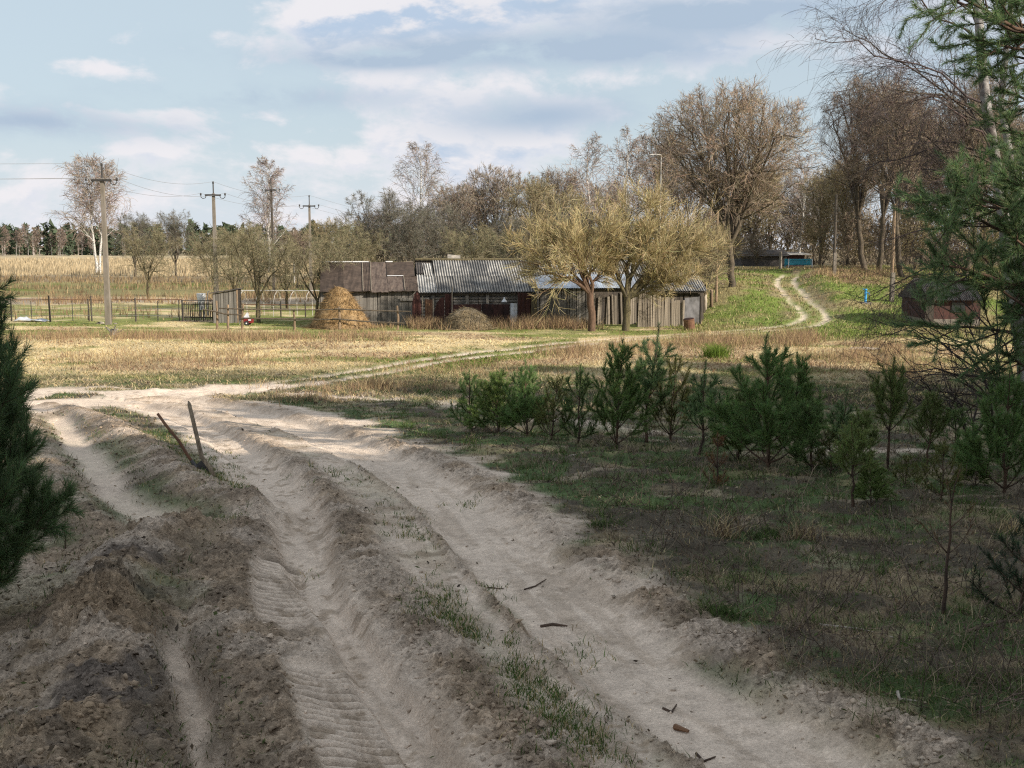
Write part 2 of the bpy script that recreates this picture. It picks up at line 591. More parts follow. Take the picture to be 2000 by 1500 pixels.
def terrain(x, y):
    """height and albedo of the ground at world points"""
    shp = x.shape
    x, y = x.ravel(), y.ravel()
    z = hbase(x, y)
    near = sstep(34, 24, y)
    n1 = fbm(x * 1.3, y * 1.3, 3, 11)
    nw = fbm(x * .7, y * .7, 3, 21) - .5
    sA, aA = sdist(x, y, L_A)
    sB, aB = sdist(x, y, L_B)
    sC, _ = sdist(x, y, L_C)
    sD, _ = sdist(x, y, L_D)
    sE, _ = sdist(x, y, L_E)
    sR, _ = sdist(x, y, L_R)
    sM, _ = sdist(x, y, L_M)
    sS, _ = sdist(x, y, L_S, 40)
    sF, _ = sdist(x, y, L_F, 4)
    sF2, _ = sdist(x, y, L_F2)
    sT1, aT1 = sdist(x, y, L_T1, 1)
    sT2, aT2 = sdist(x, y, L_T2, 1)
    wob = (n1 - .5) * .16
    clod = np.zeros_like(x)
    nb = y < 34
    xn, yn = x[nb], y[nb]
    c1 = 1 - np.abs(2 * fbm(xn * 3.2, yn * 3.2, 2, 31) - 1) * 1.6
    c2 = 1 - np.abs(2 * vnoise(xn * 8.3, yn * 8.3, 41) - 1)
    c3 = 1 - np.abs(2 * vnoise(xn * 17.0 + 3, yn * 15.0, 43) - 1)
    c4 = vnoise(xn * 34.0 + 3, yn * 30.0, 45)
    clod[nb] = .24 * c1 + .36 * c2 ** 1.5 + .36 * c3 ** 1.5 + .24 * c4 - .42

    def box(s, w, e):
        return sstep(w + e, w - e * .2, np.abs(s))

    def gau(s, w):
        return np.exp(-(s / w) ** 2)
    fade = near
    # ruts and ridges
    a_floor = box(sA + wob * .5, .30, .20)
    wB = .085 + .12 * sstep(7, 11, y)
    b_floor = sstep(wB * 1.9, wB * .8, np.abs(sB + wob * .4))
    d_floor = box(sD + wob * .9, .05, .10) * sstep(.30, .52, fbm(x * 2.2, y * 1.2, 3, 57) + .06)
    e_floor = box(sE + wob * 1.6, .12, .24)
    z = z - .055 * a_floor * fade - .10 * b_floor * fade - .13 * d_floor - .09 * e_floor
    bankA = gau(sA - .60 - wob, .20) * fade
    lipA = gau(sA + .42 - wob * .5, .05) * fade * sstep(.30, .5, fbm(x * .9, y * .9, 2, 51))
    farfade = sstep(22, 9, y)
    bankB = gau(sB - .42 - wob, .24) * (.35 + .65 * farfade) * fade
    crestC = gau(sC - wob, .26)
    crestR = gau(sR - wob, .30)
    crestM = gau(sM - wob * 2, .36)
    bankE = gau(sE + .50 - wob, .20)
    z = z + .03 * bankA + .03 * lipA + .055 * bankB + .085 * crestC + .13 * crestR + .18 * crestM + .05 * bankE
    z = z + .06 * sstep(.35, .9, sA) * fade * (np.abs(sA) < 5)
    soil = np.clip(np.maximum.reduce([bankA * (.55 + .6 * sstep(.4, .6, n1)), lipA, bankB * 1.1, crestC * 1.25, crestR * 1.15, crestM * 1.2, bankE * .9]), 0, 1)
    # broken ground left of the left rut
    left = sstep(.10, .22, -sB) * (np.abs(sB) < 900) * sstep(11.0, 8.3, y) * (np.abs(sB) < 4) * sstep(.25, .45, n1 + .12)
    left2 = sstep(-.3, -1.2, sD) * (np.abs(sD) < 50) * sstep(9.5, 7.5, y)
    soil = np.maximum(soil, left * .72 * (1 - d_floor))
    soil = soil * (1 - .9 * a_floor) * (1 - .85 * b_floor) * (1 - .8 * d_floor * (n1 > .4)) * (1 - .9 * e_floor)
    mT = np.maximum(box(sT1, .17, .06), box(sT2, .18, .06))
    soil = soil * (1 - .9 * mT)
    z = z + clod * (1 - .9 * mT) * (.012 + .10 * soil) * sstep(30, 14, y) * (1 + 1.2 * crestM * sstep(.42, .6, fbm(x * 1.1, y * 1.1, 2, 59)))
    # tyre prints
    tread = np.zeros_like(x)
    for s, a, w in ((sT1, aT1, .15), (sT2, aT2, .16)):
        m = box(s, w, .05)
        lug = np.sin(2 * np.pi * (a / .10 - np.abs(s) * 1.6))
        z = z + m * (.022 * lug - .045)
        tread = tread + m * sstep(.2, -.6, lug)
        soil = soil * (1 - .75 * m)
    # faint wheel grooves in the sand of the ruts
    z = z + .006 * a_floor * fade * np.sin(sA * 42 + 3 * n1) * sstep(.35, .6, fbm(x * .6, y * .6, 2, 55)) + .005 * b_floor * fade * np.sin(sB * 50 + 2 * n1)
    # serrated crumbling banks
    z = z + .022 * bankA * np.sin(aA * 34 + sA * 16 + 5 * n1) * sstep(.35, .6, fbm(x * 1.2, y * 1.2, 2, 58)) * sstep(20, 10, y)
    z = z + .018 * bankB * np.sin(aB * 38 - sB * 14 + 5 * n1) * sstep(20, 10, y)
    # village road: two wheel tracks
    wheel = gau(np.abs(sF + nw * .25) - .62 - wob * 1.6, np.where(y > 50, .21, .27) + .14 * (n1 - .5))
    cut = gau(sF, 1.9) * sstep(64, 72, y) * (x > 10)
    z = z - .05 * wheel * (y > 20) - .30 * cut
    bank = gau(sF - 2.4, 1.0) * sstep(64, 72, y) * (x > 10)
    z = z + .30 * bank
    z = z - .25 * gau(x - 13.0 - .18 * (y - 38) + nw, .5) * sstep(30, 34, y) * sstep(47, 43, y)
    # grassy tussocks
    tus = fbm(x * 2.2, y * 2.2, 3, 61) - .5 + .8 * (fbm(x * .7, y * .7, 3, 63) - .5) * sstep(50, 58, y)
    rough_g = sstep(.0, .5, sS) * (np.abs(sS) < 900)
    z = z + tus * (.05 + .09 * rough_g * (y < 34)) * (1 - np.clip(soil + a_floor + b_floor + e_floor, 0, 1))

    # ---------------- albedo
    def C(*c):
        return np.array(c)[None, :]

    def mixc(c, d, m):
        m = np.clip(m, 0, 1)[:, None]
        return c * (1 - m) + d * m
    big = fbm(x * .16, y * .16, 4, 71)
    mid = fbm(x * .55, y * .55, 4, 81)
    fine = fbm(x * 3.1, y * 3.1, 3, 91)
    straw = C(.56, .45, .26) * (.72 + .56 * mid[:, None])
    straw = mixc(straw, C(.36, .26, .16), .7 * sstep(.5, .66, fbm(x * .20, y * .33, 4, 101)))
    grn = C(.135, .165, .035) * (.7 + .6 * fine[:, None])
    c = mixc(straw, grn, .75 * sstep(.53, .68, fbm(x * .3, y * .5, 4, 111)))
    # green belt along the road edge and in front of the barns
    c = mixc(c, grn, sstep(2.6, 1.2, np.abs(sF - .6 + nw * 2) - .4) * (x < 3) * (y > 24) * sstep(.35, .55, mid + .1))
    belt = sstep(48, 54, y + nw * 5) * sstep(95, 80, y)
    c = mixc(c, grn * 1.15, belt * sstep(.34, .56, fbm(x * .25, y * .4, 3, 121)) * .85)
    hillg = sstep(9, 14, x) * sstep(51, 57, y + nw * 6) * sstep(112, 100, y)
    hg = C(.165, .215, .05) * (.65 + .7 * fine[:, None])
    hg = mixc(hg, C(.31, .25, .13), .85 * sstep(.46, .62, fbm(x * .35, y * .35, 5, 131)))
    hg = mixc(hg, C(.25, .17, .10), sstep(20, 24, x) * sstep(70, 80, y) * sstep(.42, .55, mid) * .8)
    c = mixc(c, hg, hillg)
    # strips of the far fields
    fy = y + (fbm(x * .03, y * .03, 2, 141) - .5) * 6
    farm = sstep(6, 0, x - .06 * y)
    for y0, y1, col in ((90, 99, (.40, .325, .24)), (101, 150, (.215, .19, .085)), (150, 182, (.20, .155, .10)), (184, 2000, (.44, .36, .23))):
        cc = C(*col) * (.6 + .8 * fbm(x * .12, y * .05, 3, 151)[:, None])
        c = mixc(c, cc, farm * sstep(y0 - 1.5, y0 + 1.5, fy) * sstep(y1 + 2, y1 - 1, fy))
    c = mixc(c, grn * .9, farm * sstep(118, 122, fy) * sstep(146, 140, fy) * sstep(.4, .6, big))
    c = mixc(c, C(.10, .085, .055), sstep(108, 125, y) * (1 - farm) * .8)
    # near shaded verge: thin grass, moss, litter
    vg = C(.085, .122, .048) * (.55 + .9 * fine[:, None])
    lit = C(.105, .088, .064) * (.6 + .8 * fine[:, None])
    pale = C(.36, .29, .21) * (.7 + .6 * fine[:, None])
    verge = mixc(vg, lit, sstep(.44, .60, fbm(x * 1.7, y * 1.7, 5, 161, .62)))
    verge = mixc(verge, pale, .75 * sstep(.58, .68, fbm(x * 1.3, y * 1.6, 5, 171, .62)) * sstep(6, 10, y))
    verge = mixc(verge, straw * .8, .45 * sstep(.52, .64, fbm(x * 1.1, y * 1.1, 5, 181, .62)))
    vz = sstep(40, 27, y + nw * 6)
    c = mixc(c, verge, vz)
    leftv = mixc(lit * 1.1, pale * .8, sstep(.45, .6, fbm(x * 1.6, y * 1.6, 3, 191)))
    leftv = mixc(leftv, vg, sstep(.52, .62, fbm(x * 1.1, y * 1.1, 3, 195)) * .8)
    c = mixc(c, leftv, sstep(-.2, -.8, sB) * (np.abs(sB) < 900) * vz * sstep(26, 20, y))
    # sand of the road
    sand = C(.70, .575, .465) * (.80 + .32 * mid[:, None]) * (.93 + .14 * fine[:, None])
    ss = sS + (fbm(x * 1.5, y * 1.5, 4, 201) - .5) * 1.1
    inroad = sstep(.25, -.25, ss) * (np.abs(sS) < 900) * sstep(-.75, -.45, sB + wob) * sstep(30.5, 28.5, y + nw * 4)
    strip_g = sstep(.45, .60, fbm(x * 1.9, y * 1.1, 4, 211)) * box(sB - .95, .30, .3) * (np.abs(sB) < 4)
    z = z + .016 * (fbm(x * 4.5, y * 4.5, 3, 65) - .5) * inroad * near
    sandm = np.maximum.reduce([inroad * (1 - .30 * strip_g), a_floor * fade, b_floor * fade, e_floor * .85, d_floor * .8,
                               sstep(1.9, 1.1, np.abs(sF + .2 + nw)) * (y < 31) * (x < -4),
                               np.where(y > 28, wheel * np.where(y > 55, .85, 1.05) * sstep(.33, .56, .5 * mid + .5 * fbm(x * 1.9, y * 1.2, 4, 205, .6) + .07), 0), .75 * gau(sF2 - nw, .35) * sstep(.35, .55, mid)])
    c = mixc(c, sand, sandm)
    # brownish crumb streaks drawn out along the wheel tracks
    stA = sstep(.53, .66, fbm(sA * 7 + 40, aA * .8, 4, 251, .6)) * (np.abs(sA) < 1.1)
    stB = sstep(.53, .66, fbm(sB * 7 + 80, aB * .8, 4, 261, .6)) * (np.abs(sB) < .9)
    c = mixc(c, C(.30, .22, .15) * (.7 + .6 * fine[:, None]), .32 * np.maximum(stA, stB) * fade * inroad)
    c = mixc(c, C(.27, .20, .135), .6 * sstep(.60, .68, fbm(x * 5.5, y * 5.5, 4, 271, .65)) * inroad * fade * (1 - .6 * a_floor))
    dirt = C(.37, .28, .20) * (.55 + .9 * fbm(x * 5.1, y * 5.1, 3, 221)[:, None])
    dirt = mixc(dirt, C(.15, .125, .11), sstep(.5, .60, fbm(x * 1.7, y * 1.7, 4, 231, .6)) * (.25 + .6 * sstep(.15, .5, crestM)))
    dirt = mixc(dirt, C(.33, .23, .135), .3 * sstep(.54, .64, fbm(x * 2.1 + 9, y * 2.1, 3, 233)) * sstep(.1, .5, crestM))
    dirt = mixc(dirt, sand * .85, .7 * sstep(.48, .64, fbm(x * 2.7, y * 2.7, 3, 241)))
    c = mixc(c, dirt, soil * .95)
    c = mixc(c, C(.20, .155, .115), .75 * tread)        # damp sand in the tread grooves
    # rough sides of the road cutting on the hill
    c = mixc(c, C(.30, .22, .15), .75 * gau(np.abs(sF) - 1.35 - nw, .45) * sstep(60, 66, y) * (x > 10) * sstep(.3, .55, mid))
    c = mixc(c, C(.33, .26, .16), .6 * gau(sF, .4) * (x > 10) * (y > 55) * sstep(.35, .55, fine))
    return z.reshape(shp), c.reshape(shp + (3,)), {'soil': soil.reshape(shp), 'sand': sandm.reshape(shp), 'sA': sA.reshape(shp), 'sB': sB.reshape(shp),
                                                  'sS': sS.reshape(shp), 'sF': sF.reshape(shp), 'floor': np.maximum.reduce([a_floor * fade, b_floor * fade, e_floor, d_floor]).reshape(shp), 'wheel': wheel.reshape(shp)}


def H(x, y):
    return float(terrain(np.array([float(x)]), np.array([float(y)]))[0][0])


def at(px, Y):
    """ground point seen in picture column px at distance Y"""
    z = float(hbase(0, Y))
    for _ in range(3):
        x = xat(px, Y, z)
        z = float(hbase(x, Y))
    return x, Y, H(x, Y)


def gpt(px, py):
    x, y = ground(px, py)
    return x, y, H(x, y)


# ground sheet: rows get sparser with distance
rows = [-80, -60, -40, -25, -15, -8, -4, -1.5, .2, 1.2, 2.0, 2.5]
y_ = 2.9
while y_ < 1600:
    rows.append(y_)
    y_ += y_ * (.0029 if y_ < 13 else .0055 if y_ < 30 else .010 if y_ < 70 else .014 if y_ < 125 else .04)
rows = np.array(rows)
us = np.concatenate([-np.geomspace(1.6, .56, 14), np.linspace(-.54, .54, 500), np.geomspace(.56, 1.6, 14)])
Wd = np.where(rows > 3, rows, 3 + (3 - rows) * .9)
GX = us[None, :] * Wd[:, None]
GY = np.repeat(rows[:, None], len(us), 1)
GZ, GC, GM = terrain(GX, GY)
nr, nc = GX.shape
idx = np.arange(nr * nc).reshape(nr, nc)
quads = np.stack([idx[:-1, :-1], idx[:-1, 1:], idx[1:, 1:], idx[1:, :-1]], -1).reshape(-1, 4)

gm = bpy.data.materials.new('ground_soil')
gm.use_nodes = True
T = NT(gm.node_tree)
bs = gm.node_tree.nodes['Principled BSDF']
bs.inputs['Roughness'].default_value = .95
bs.inputs['Specular IOR Level'].default_value = .12
a_ = T.new('ShaderNodeAttribute', attribute_name='col')
tc_ = T.new('ShaderNodeTexCoord')
n_a = T.noise(tc_.outputs['Object'], 9, 6, .65)
n_b = T.noise(tc_.outputs['Object'], 55, 4, .65)
n_c = T.noise(tc_.outputs['Object'], 22, 5, .7)
k_ = T.math('MULTIPLY', T.math('ADD', T.math('MULTIPLY', T.ramp(n_a, .25, .75, False), .5), .75),
            T.math('ADD', T.math('MULTIPLY', T.ramp(n_b, .25, .75, False), .55), .73))
# crumbly soil carries stronger fine contrast than smooth sand
k_ = T.math('MULTIPLY', k_, T.math('ADD', T.math('MULTIPLY', T.math('SUBTRACT', T.ramp(n_c, .30, .70, False), .5), T.math('MULTIPLY', a_.outputs['Alpha'], 1.1)), 1.0))
T.put(bs.inputs['Base Color'], T.mix(1.0, a_.outputs['Color'], T.comb(k_, k_, k_), 'MULTIPLY'))
bp_ = T.new('ShaderNodeBump')
bp_.inputs['Strength'].default_value = .8
bp_.inputs['Distance'].default_value = .03
T.put(bp_.inputs['Height'], T.math('ADD', T.math('ADD', T.math('MULTIPLY', n_b, .8), n_a), T.math('MULTIPLY', T.math('MULTIPLY', n_c, 2.2), a_.outputs['Alpha'])))
T.l.new(bp_.outputs[0], bs.inputs['Normal'])

g_me = mesh_np('ground', np.stack([GX, GY, GZ], -1).reshape(-1, 3), [quads], gm, True, GC.reshape(-1, 3), alpha=GM['soil'].reshape(-1))
tag(mobj('ground', g_me), 'sandy rutted road, dry meadow and village hill', kind='structure')

# ------------------------------------------------------------------ vegetation generators
def nrm(v):
    return v / np.maximum(np.linalg.norm(v, axis=-1, keepdims=True), 1e-9)


def tubes(P, Rr, sides):
    """(N,k,3) polylines -> vertices and quads; sides 2 gives thin ribbons"""
    N, k, _ = P.shape
    t = nrm(np.gradient(P, axis=1))
    ref = np.where(np.abs(t[:, :1, 2:3]) > .9, np.array([1., 0, 0]), np.array([0., 0, 1.]))
    a = nrm(np.cross(t, np.broadcast_to(ref, t.shape)))
    b = np.cross(t, a)
    ph = (np.arange(N) * 2.399)[:, None, None, None]
    w = 2 * np.pi * np.arange(sides) / sides
    w = w[None, None, :, None] + (ph if sides == 2 else 0)
    V = P[:, :, None, :] + (a[:, :, None, :] * np.cos(w) + b[:, :, None, :] * np.sin(w)) * Rr[:, :, None, None]
    i = np.arange(N * k * sides).reshape(N, k, sides)
    if sides == 2:
        Q = np.stack([i[:, :-1, 0], i[:, :-1, 1], i[:, 1:, 1], i[:, 1:, 0]], -1).reshape(-1, 4)
    else:
        j = np.roll(i, -1, axis=2)
        Q = np.stack([i[:, :-1], j[:, :-1], j[:, 1:], i[:, 1:]], -1).reshape(-1, 4)
    return V.reshape(-1, 3), Q


def grow(r, P, Rr, n, t=(.3, 1.), ang=(30, 60), lf=.5, lv=.25, k=5, gn=.12, g=0.0, rf=.6, taper=.3, lt=.5, env=None, rmin=.004, lmin=.05, up=None):
    N, K, _ = P.shape
    Lp = np.linalg.norm(np.diff(P, axis=1), axis=2).sum(1)
    i = np.repeat(np.arange(N), n)
    j = np.tile(np.arange(n), N)
    tt = t[0] + (t[1] - t[0]) * (j + r.random(N * n)) / n
    f = np.clip(tt, 0, .9999) * (K - 1)
    i0 = f.astype(int)
    fr = (f - i0)[:, None]
    pos = P[i, i0] * (1 - fr) + P[i, i0 + 1] * fr
    tan = nrm(P[i, i0 + 1] - P[i, i0])
    rad = Rr[i, i0] * (1 - fr[:, 0]) + Rr[i, i0 + 1] * fr[:, 0]
    rnd = r.normal(size=(N * n, 3))
    perp = nrm(rnd - tan * (rnd * tan).sum(1, keepdims=True))
    a = np.radians(r.uniform(ang[0], ang[1], N * n))[:, None]
    d = nrm(tan * np.cos(a) + perp * np.sin(a))
    if up is not None:
        d = nrm(d + np.array([0, 0, up]))
    L = np.maximum(Lp[i] * lf * (1 - lt * (tt - t[0]) / max(1e-6, t[1] - t[0])) * np.clip(1 + lv * r.normal(size=N * n), .35, 1.9), lmin)
    if env is not None:
        c, e = np.array(env[0]), np.array(env[1])
        for _ in range(2):
            q = np.linalg.norm((pos + d * L[:, None] - c) / e, axis=1)
            L = np.where(q > 1, L * np.clip(1 - (q - 1) * 1.1, .3, 1), L)
    out = np.zeros((N * n, k, 3))
    out[:, 0] = pos
    st_ = (L / (k - 1))[:, None]
    for s in range(1, k):
        d = nrm(d + gn * r.normal(size=d.shape) + np.array([0, 0, g]))
        out[:, s] = out[:, s - 1] + d * st_
    r0 = np.maximum(np.minimum(rad * rf, L * .05), rmin)
    CR = r0[:, None] * np.linspace(1, taper, k)[None, :]
    return out, np.maximum(CR, rmin * .6)


def bent(r, p0, p1, k=8, wob=.05, r0=.2, r1=.03, sag=0.0):
    """one slightly crooked polyline"""
    p0, p1 = np.array(p0, float), np.array(p1, float)
    s = np.linspace(0, 1, k)[:, None]
    P = p0 * (1 - s) + p1 * s
    L = np.linalg.norm(p1 - p0)
    w = np.cumsum(r.normal(size=(k, 3)), axis=0) * wob * L / math.sqrt(k)
    w = w - w[0] - (w[-1] - w[0]) * s * .6
    P = P + w
    P[:, 2] += sag * L * (s[:, 0] * (1 - s[:, 0])) * 4
    return P[None], (r0 + (r1 - r0) * s[:, 0] ** .8)[None]


def cat_meshes(parts):
    V, Q, o = [], [], 0
    for v, q in parts:
        V.append(v)
        Q.append(q + o)
        o += len(v)
    return np.concatenate(V), np.concatenate(Q)


class Tree:
    """trunk and crown meshes sharing one origin at the base of the stem"""
    def __init__(self, name):
        self.name, self.tr, self.cr, self.cc = name, [], [], []

    def trunk(self, P, Rr, sides=8):
        self.tr.append(tubes(P, Rr, sides))

    def crown(self, P, Rr, col, r, sides=2, var=.25):
        v, q = tubes(P, Rr, sides)
        self.cr.append((v, q))
        N, k = P.shape[:2]
        sh = 1 + var * (r.random(N) * 2 - 1)
        c = np.array(col)[None] * sh[:, None] * (1 + .06 * r.normal(size=(N, 3)))
        self.cc.append(np.repeat(c, k * sides, axis=0))

    def build(self, bark):
        v, q = cat_meshes(self.tr)
        self.tm = mesh_np(self.name + '_trunk', v, [q], bark, True)
        v, q = cat_meshes(self.cr)
        self.cm = mesh_np(self.name + '_crown', v, [q], M_TWIG, False, np.concatenate(self.cc))
        return self

    def place(self, name, label, loc, scale=1.0, rz=0.0, group=None, cat='tree'):
        o = thing(name, label, cat, loc, rz, group, scale)
        mobj('trunk', self.tm, o)
        mobj('crown', self.cm, o)
        return o


def birch_tree(seed, h=16, wid=3.6, n1=26, n2=12, n3=10, twig=(.17, .115, .085), tw=.012, bark=None, lean=.03, droop=-.22, stems=1, low=.22):
    r = rng(seed)
    t = Tree('birch')
    for s in range(stems):
        off = np.array([r.normal() * .3, r.normal() * .3, 0]) * (stems > 1)
        top = np.array([r.normal() * lean * h + off[0] * 5, r.normal() * lean * h, h * (1 - .08 * s)])
        P, Rr = bent(r, off + (0, 0, -.3), top, 12, .025, h * .0145, h * .0015)
        t.trunk(P, Rr, 8)
        env = ((top[0] * .5, 0, h * .60), (wid, wid, h * .44))
        P1, R1 = grow(r, P, Rr, n1, (low, .98), (28, 55), .46, .2, 7, .06, .03, .45, .2, .60, env, tw * .5)
        t.trunk(P1, R1, 4)
        P2, R2 = grow(r, P1, R1, n2, (.15, 1), (22, 55), .42, .3, 5, .10, -.02, .5, .4, .45, env, tw * .6)
        t.crown(P2, R2, np.array(twig) * .85, r, 3)
        P3, R3 = grow(r, P2, R2, n3, (.1, 1), (20, 60), .62, .3, 4, .10, droop, .6, .5, .3, None, tw * .45, .35)
        t.crown(P3, R3, twig, r, 2)
    return t.build(bark or M_BIRCH)


def broad_tree(seed, h=13, wid=5, forks=5, n1=14, n2=11, n3=8, twig=(.16, .115, .08), bark=None, tw=.014, base=.22, spread=.55, stemr=.02, gn=.1, g1=.05, g3=.05, envz=.56, envh=.46):
    """round-headed bare tree: forked stems, limbs, branches, twigs"""
    r = rng(seed)
    t = Tree('broad')
    fork = np.array([r.normal() * .03 * h, r.normal() * .03 * h, h * base])
    P, Rr = bent(r, (0, 0, -.3), fork, 6, .06, h * stemr, h * stemr * .8)
    t.trunk(P, Rr, 9)
    env = ((fork[0], fork[1], h * envz), (wid, wid, h * envh))
    stems, rad = [], []
    for i in range(forks):
        a = 2.4 * i + r.random() * .9
        d = min(1.0, spread) * math.sqrt((i + .3 + .6 * r.random()) / forks)
        tip = np.array([fork[0] + math.cos(a) * wid * d, fork[1] + math.sin(a) * wid * d, h * (envz + envh * math.sqrt(max(0.0, 1 - d * d)) * .92)])
        p, q = bent(r, fork - (0, 0, .05), tip, 9, .07, h * stemr * .5, h * .0020, .05 + .10 * d)
        stems.append(p)
        rad.append(q)
    S, SR = np.concatenate(stems), np.concatenate(rad)
    t.trunk(S, SR, 6)
    P1, R1 = grow(r, S, SR, n1, (.12, 1), (28, 66), .46, .3, 7, gn * 1.3, g1, .5, .25, .45, env)
    t.trunk(P1, R1, 4)
    P2, R2 = grow(r, P1, R1, n2, (.12, 1), (28, 68), .42, .35, 5, gn * 1.3, g1 * .6, .5, .4, .4, env, tw * .55)
    t.crown(P2, R2, np.array(twig) * .8, r, 3)
    P3, R3 = grow(r, P2, R2, n3, (.1, 1), (22, 58), .55, .3, 3, gn, g3, .6, .5, .3, None, tw * .45, .22)
    t.crown(P3, R3, twig, r, 2)
    return t.build(bark or M_BARK)


# ---- pines: shoots carry rows of needles
def needles(r, P, per_m, ln, wd, col, var=.3, spread=(25, 60), t0=0.0):
    """needle triangles along polylines P (N,k,3)"""
    N, k, _ = P.shape
    L = np.linalg.norm(np.diff(P, axis=1), axis=2).sum(1)
    cnt = np.maximum((L * per_m).astype(int), 6)
    i = np.repeat(np.arange(N), cnt)
    t = t0 + (1 - t0) * r.random(len(i))
    f = np.clip(t, 0, .9999) * (k - 1)
    i0 = f.astype(int)
    fr = (f - i0)[:, None]
    pos = P[i, i0] * (1 - fr) + P[i, i0 + 1] * fr
    tan = nrm(P[i, i0 + 1] - P[i, i0])
    rnd = r.normal(size=pos.shape)
    perp = nrm(rnd - tan * (rnd * tan).sum(1, keepdims=True))
    a = np.radians(r.uniform(*spread, len(i)) * (1 - .35 * t))[:, None]
    d = tan * np.cos(a) + perp * np.sin(a)
    l_ = (ln * (.75 + .5 * r.random(len(i))))[:, None]
    side = nrm(np.cross(d, r.normal(size=d.shape))) * wd * .5
    V = np.stack([pos - side, pos + side, pos + d * l_], 1).reshape(-1, 3)
    c = np.array(col)[None] * (1 + var * (r.random(len(i))[:, None] * 2 - 1)) * (1 + .12 * r.normal(size=(len(i), 3)))
    c = np.repeat(np.clip(c, .005, 1), 3, axis=0)
    return V, np.arange(len(V)).reshape(-1, 3), c


class Pine:
    def __init__(self, seed, h, whorls, wid=.5, per_m=330, ln=.06, wd=.004, col=(.030, .062, .030), sub=4, low=.12, nb=(4, 7), rmin=.003, dens=1.0, up=.10, start=(48, 70), leader=1.0, bare=0.0, topw=.78, inner=.3):
        r = rng(seed)
        tr = []
        P, Rr = bent(r, (0, 0, -.1), (r.normal() * .05 * h, r.normal() * .05 * h, h), 10, .03, h * .013 + .006, .005)
        tr.append(tubes(P, Rr, 7))
        zs = np.linspace(low, topw, whorls)
        V, Fq, Cc, o = [], [], [], 0
        shoots = []
        stem = P[0]
        ss = np.linspace(0, 1, len(stem))
        for w in zs:
            p0 = np.array([np.interp(w, ss, stem[:, c]) for c in range(3)])
            nbr = r.integers(nb[0], nb[1])
            for b in range(nbr):
                a = 2 * math.pi * (b + r.random() * .7) / nbr
                e = math.radians(r.uniform(*start)) * (1 - .45 * w)
                L = h * wid * (1 - w) ** .75 * r.uniform(.65, 1.1) + h * .07
                d = np.array([math.cos(a) * math.sin(e), math.sin(a) * math.sin(e), math.cos(e)])
                pts = [p0]
                k = 6
                for s in range(k - 1):
                    d = nrm(d + np.array([0, 0, up * (.4 + s * .35)]) + r.normal(size=3) * .06)
                    pts.append(pts[-1] + d * L / (k - 1))
                B = np.array(pts)[None]
                BR = np.linspace(.004 + L * .009, .0025, k)[None]
                tr.append(tubes(B, BR, 4))
                shoots.append((B, inner * (1.2 - w) + bare))
                if sub and L > .22:
                    ns = int(sub * min(2.2, L / .5) + .5)
                    S, SR = grow(r, B, BR, max(2, ns), (.35, .95), (30, 60), .42, .2, 4, .08, .08, .7, .5, .45, None, rmin, .09)
                    tr.append(tubes(S, SR, 3))
                    shoots.append((S, .1 + bare))
                    if L > .75:
                        S2, SR2 = grow(r, S, SR, 3, (.4, .95), (30, 55), .5, .2, 4, .08, .1, .7, .5, .4, None, rmin, .08)
                        shoots.append((S2, .1 + bare))
        top = stem[int(len(stem) * (topw + .02)):]
        shoots.append((np.array([np.interp(np.linspace(0, 1, 6), np.linspace(0, 1, len(top)), top[:, c]) for c in range(3)]).T[None], .0))
        for S, t0 in shoots:
            v, f, c = needles(r, S, per_m * dens, ln, wd, col, t0=min(t0, .8))
            V.append(v)
            Fq.append(f + o)
            Cc.append(c)
            o += len(v)
        v, q = cat_meshes(tr)
        self.tm = mesh_np('pine_trunk', v, [q], M_BARKP, True)
        self.h = h
        self.cm = mesh_np('pine_crown', np.concatenate(V), [np.concatenate(Fq)], M_NEEDLE, False, np.concatenate(Cc))

    place = Tree.place


def blades(r, X, Y, Z, hgt, wid, col, lean=.35, curve=True):
    """grass blades standing at the given points; two-segment when curve is set"""
    n = len(X)
    a = r.random(n) * 2 * np.pi
    la = r.random(n) * 2 * np.pi
    le = lean * r.random(n)
    side = np.stack([np.cos(a), np.sin(a), 0 * a], 1) * (wid * .5)[:, None]
    base = np.stack([X, Y, Z - .01], 1)
    dr = np.stack([np.cos(la) * le, np.sin(la) * le, np.ones(n)], 1)
    c = np.clip(col, .004, 1)
    if curve:
        mid = base + dr * (hgt * .55)[:, None]
        dr2 = np.stack([np.cos(la) * (le * 2.6 + .15), np.sin(la) * (le * 2.6 + .15), np.full(n, .75)], 1)
        tip = mid + dr2 * (hgt * .5)[:, None]
        V = np.stack([base - side, base + side, mid + side * .8, mid - side * .8, tip], 1).reshape(-1, 3)
        o = (np.arange(n) * 5)[:, None]
        return V, [o + np.array([[0, 1, 2, 3]]), o + np.array([[3, 2, 4]])], np.repeat(c, 5, axis=0)
    tip = base + dr * hgt[:, None]
    V = np.stack([base - side, base + side, tip], 1).reshape(-1, 3)
    return V, [np.arange(3 * n).reshape(-1, 3)], np.repeat(c, 3, axis=0)


def pal(r, n, cols, w, var=.25):
    i = r.choice(len(cols), n, p=np.array(w) / sum(w))
    return np.array(cols)[i] * (1 + var * (r.random(n)[:, None] * 2 - 1))

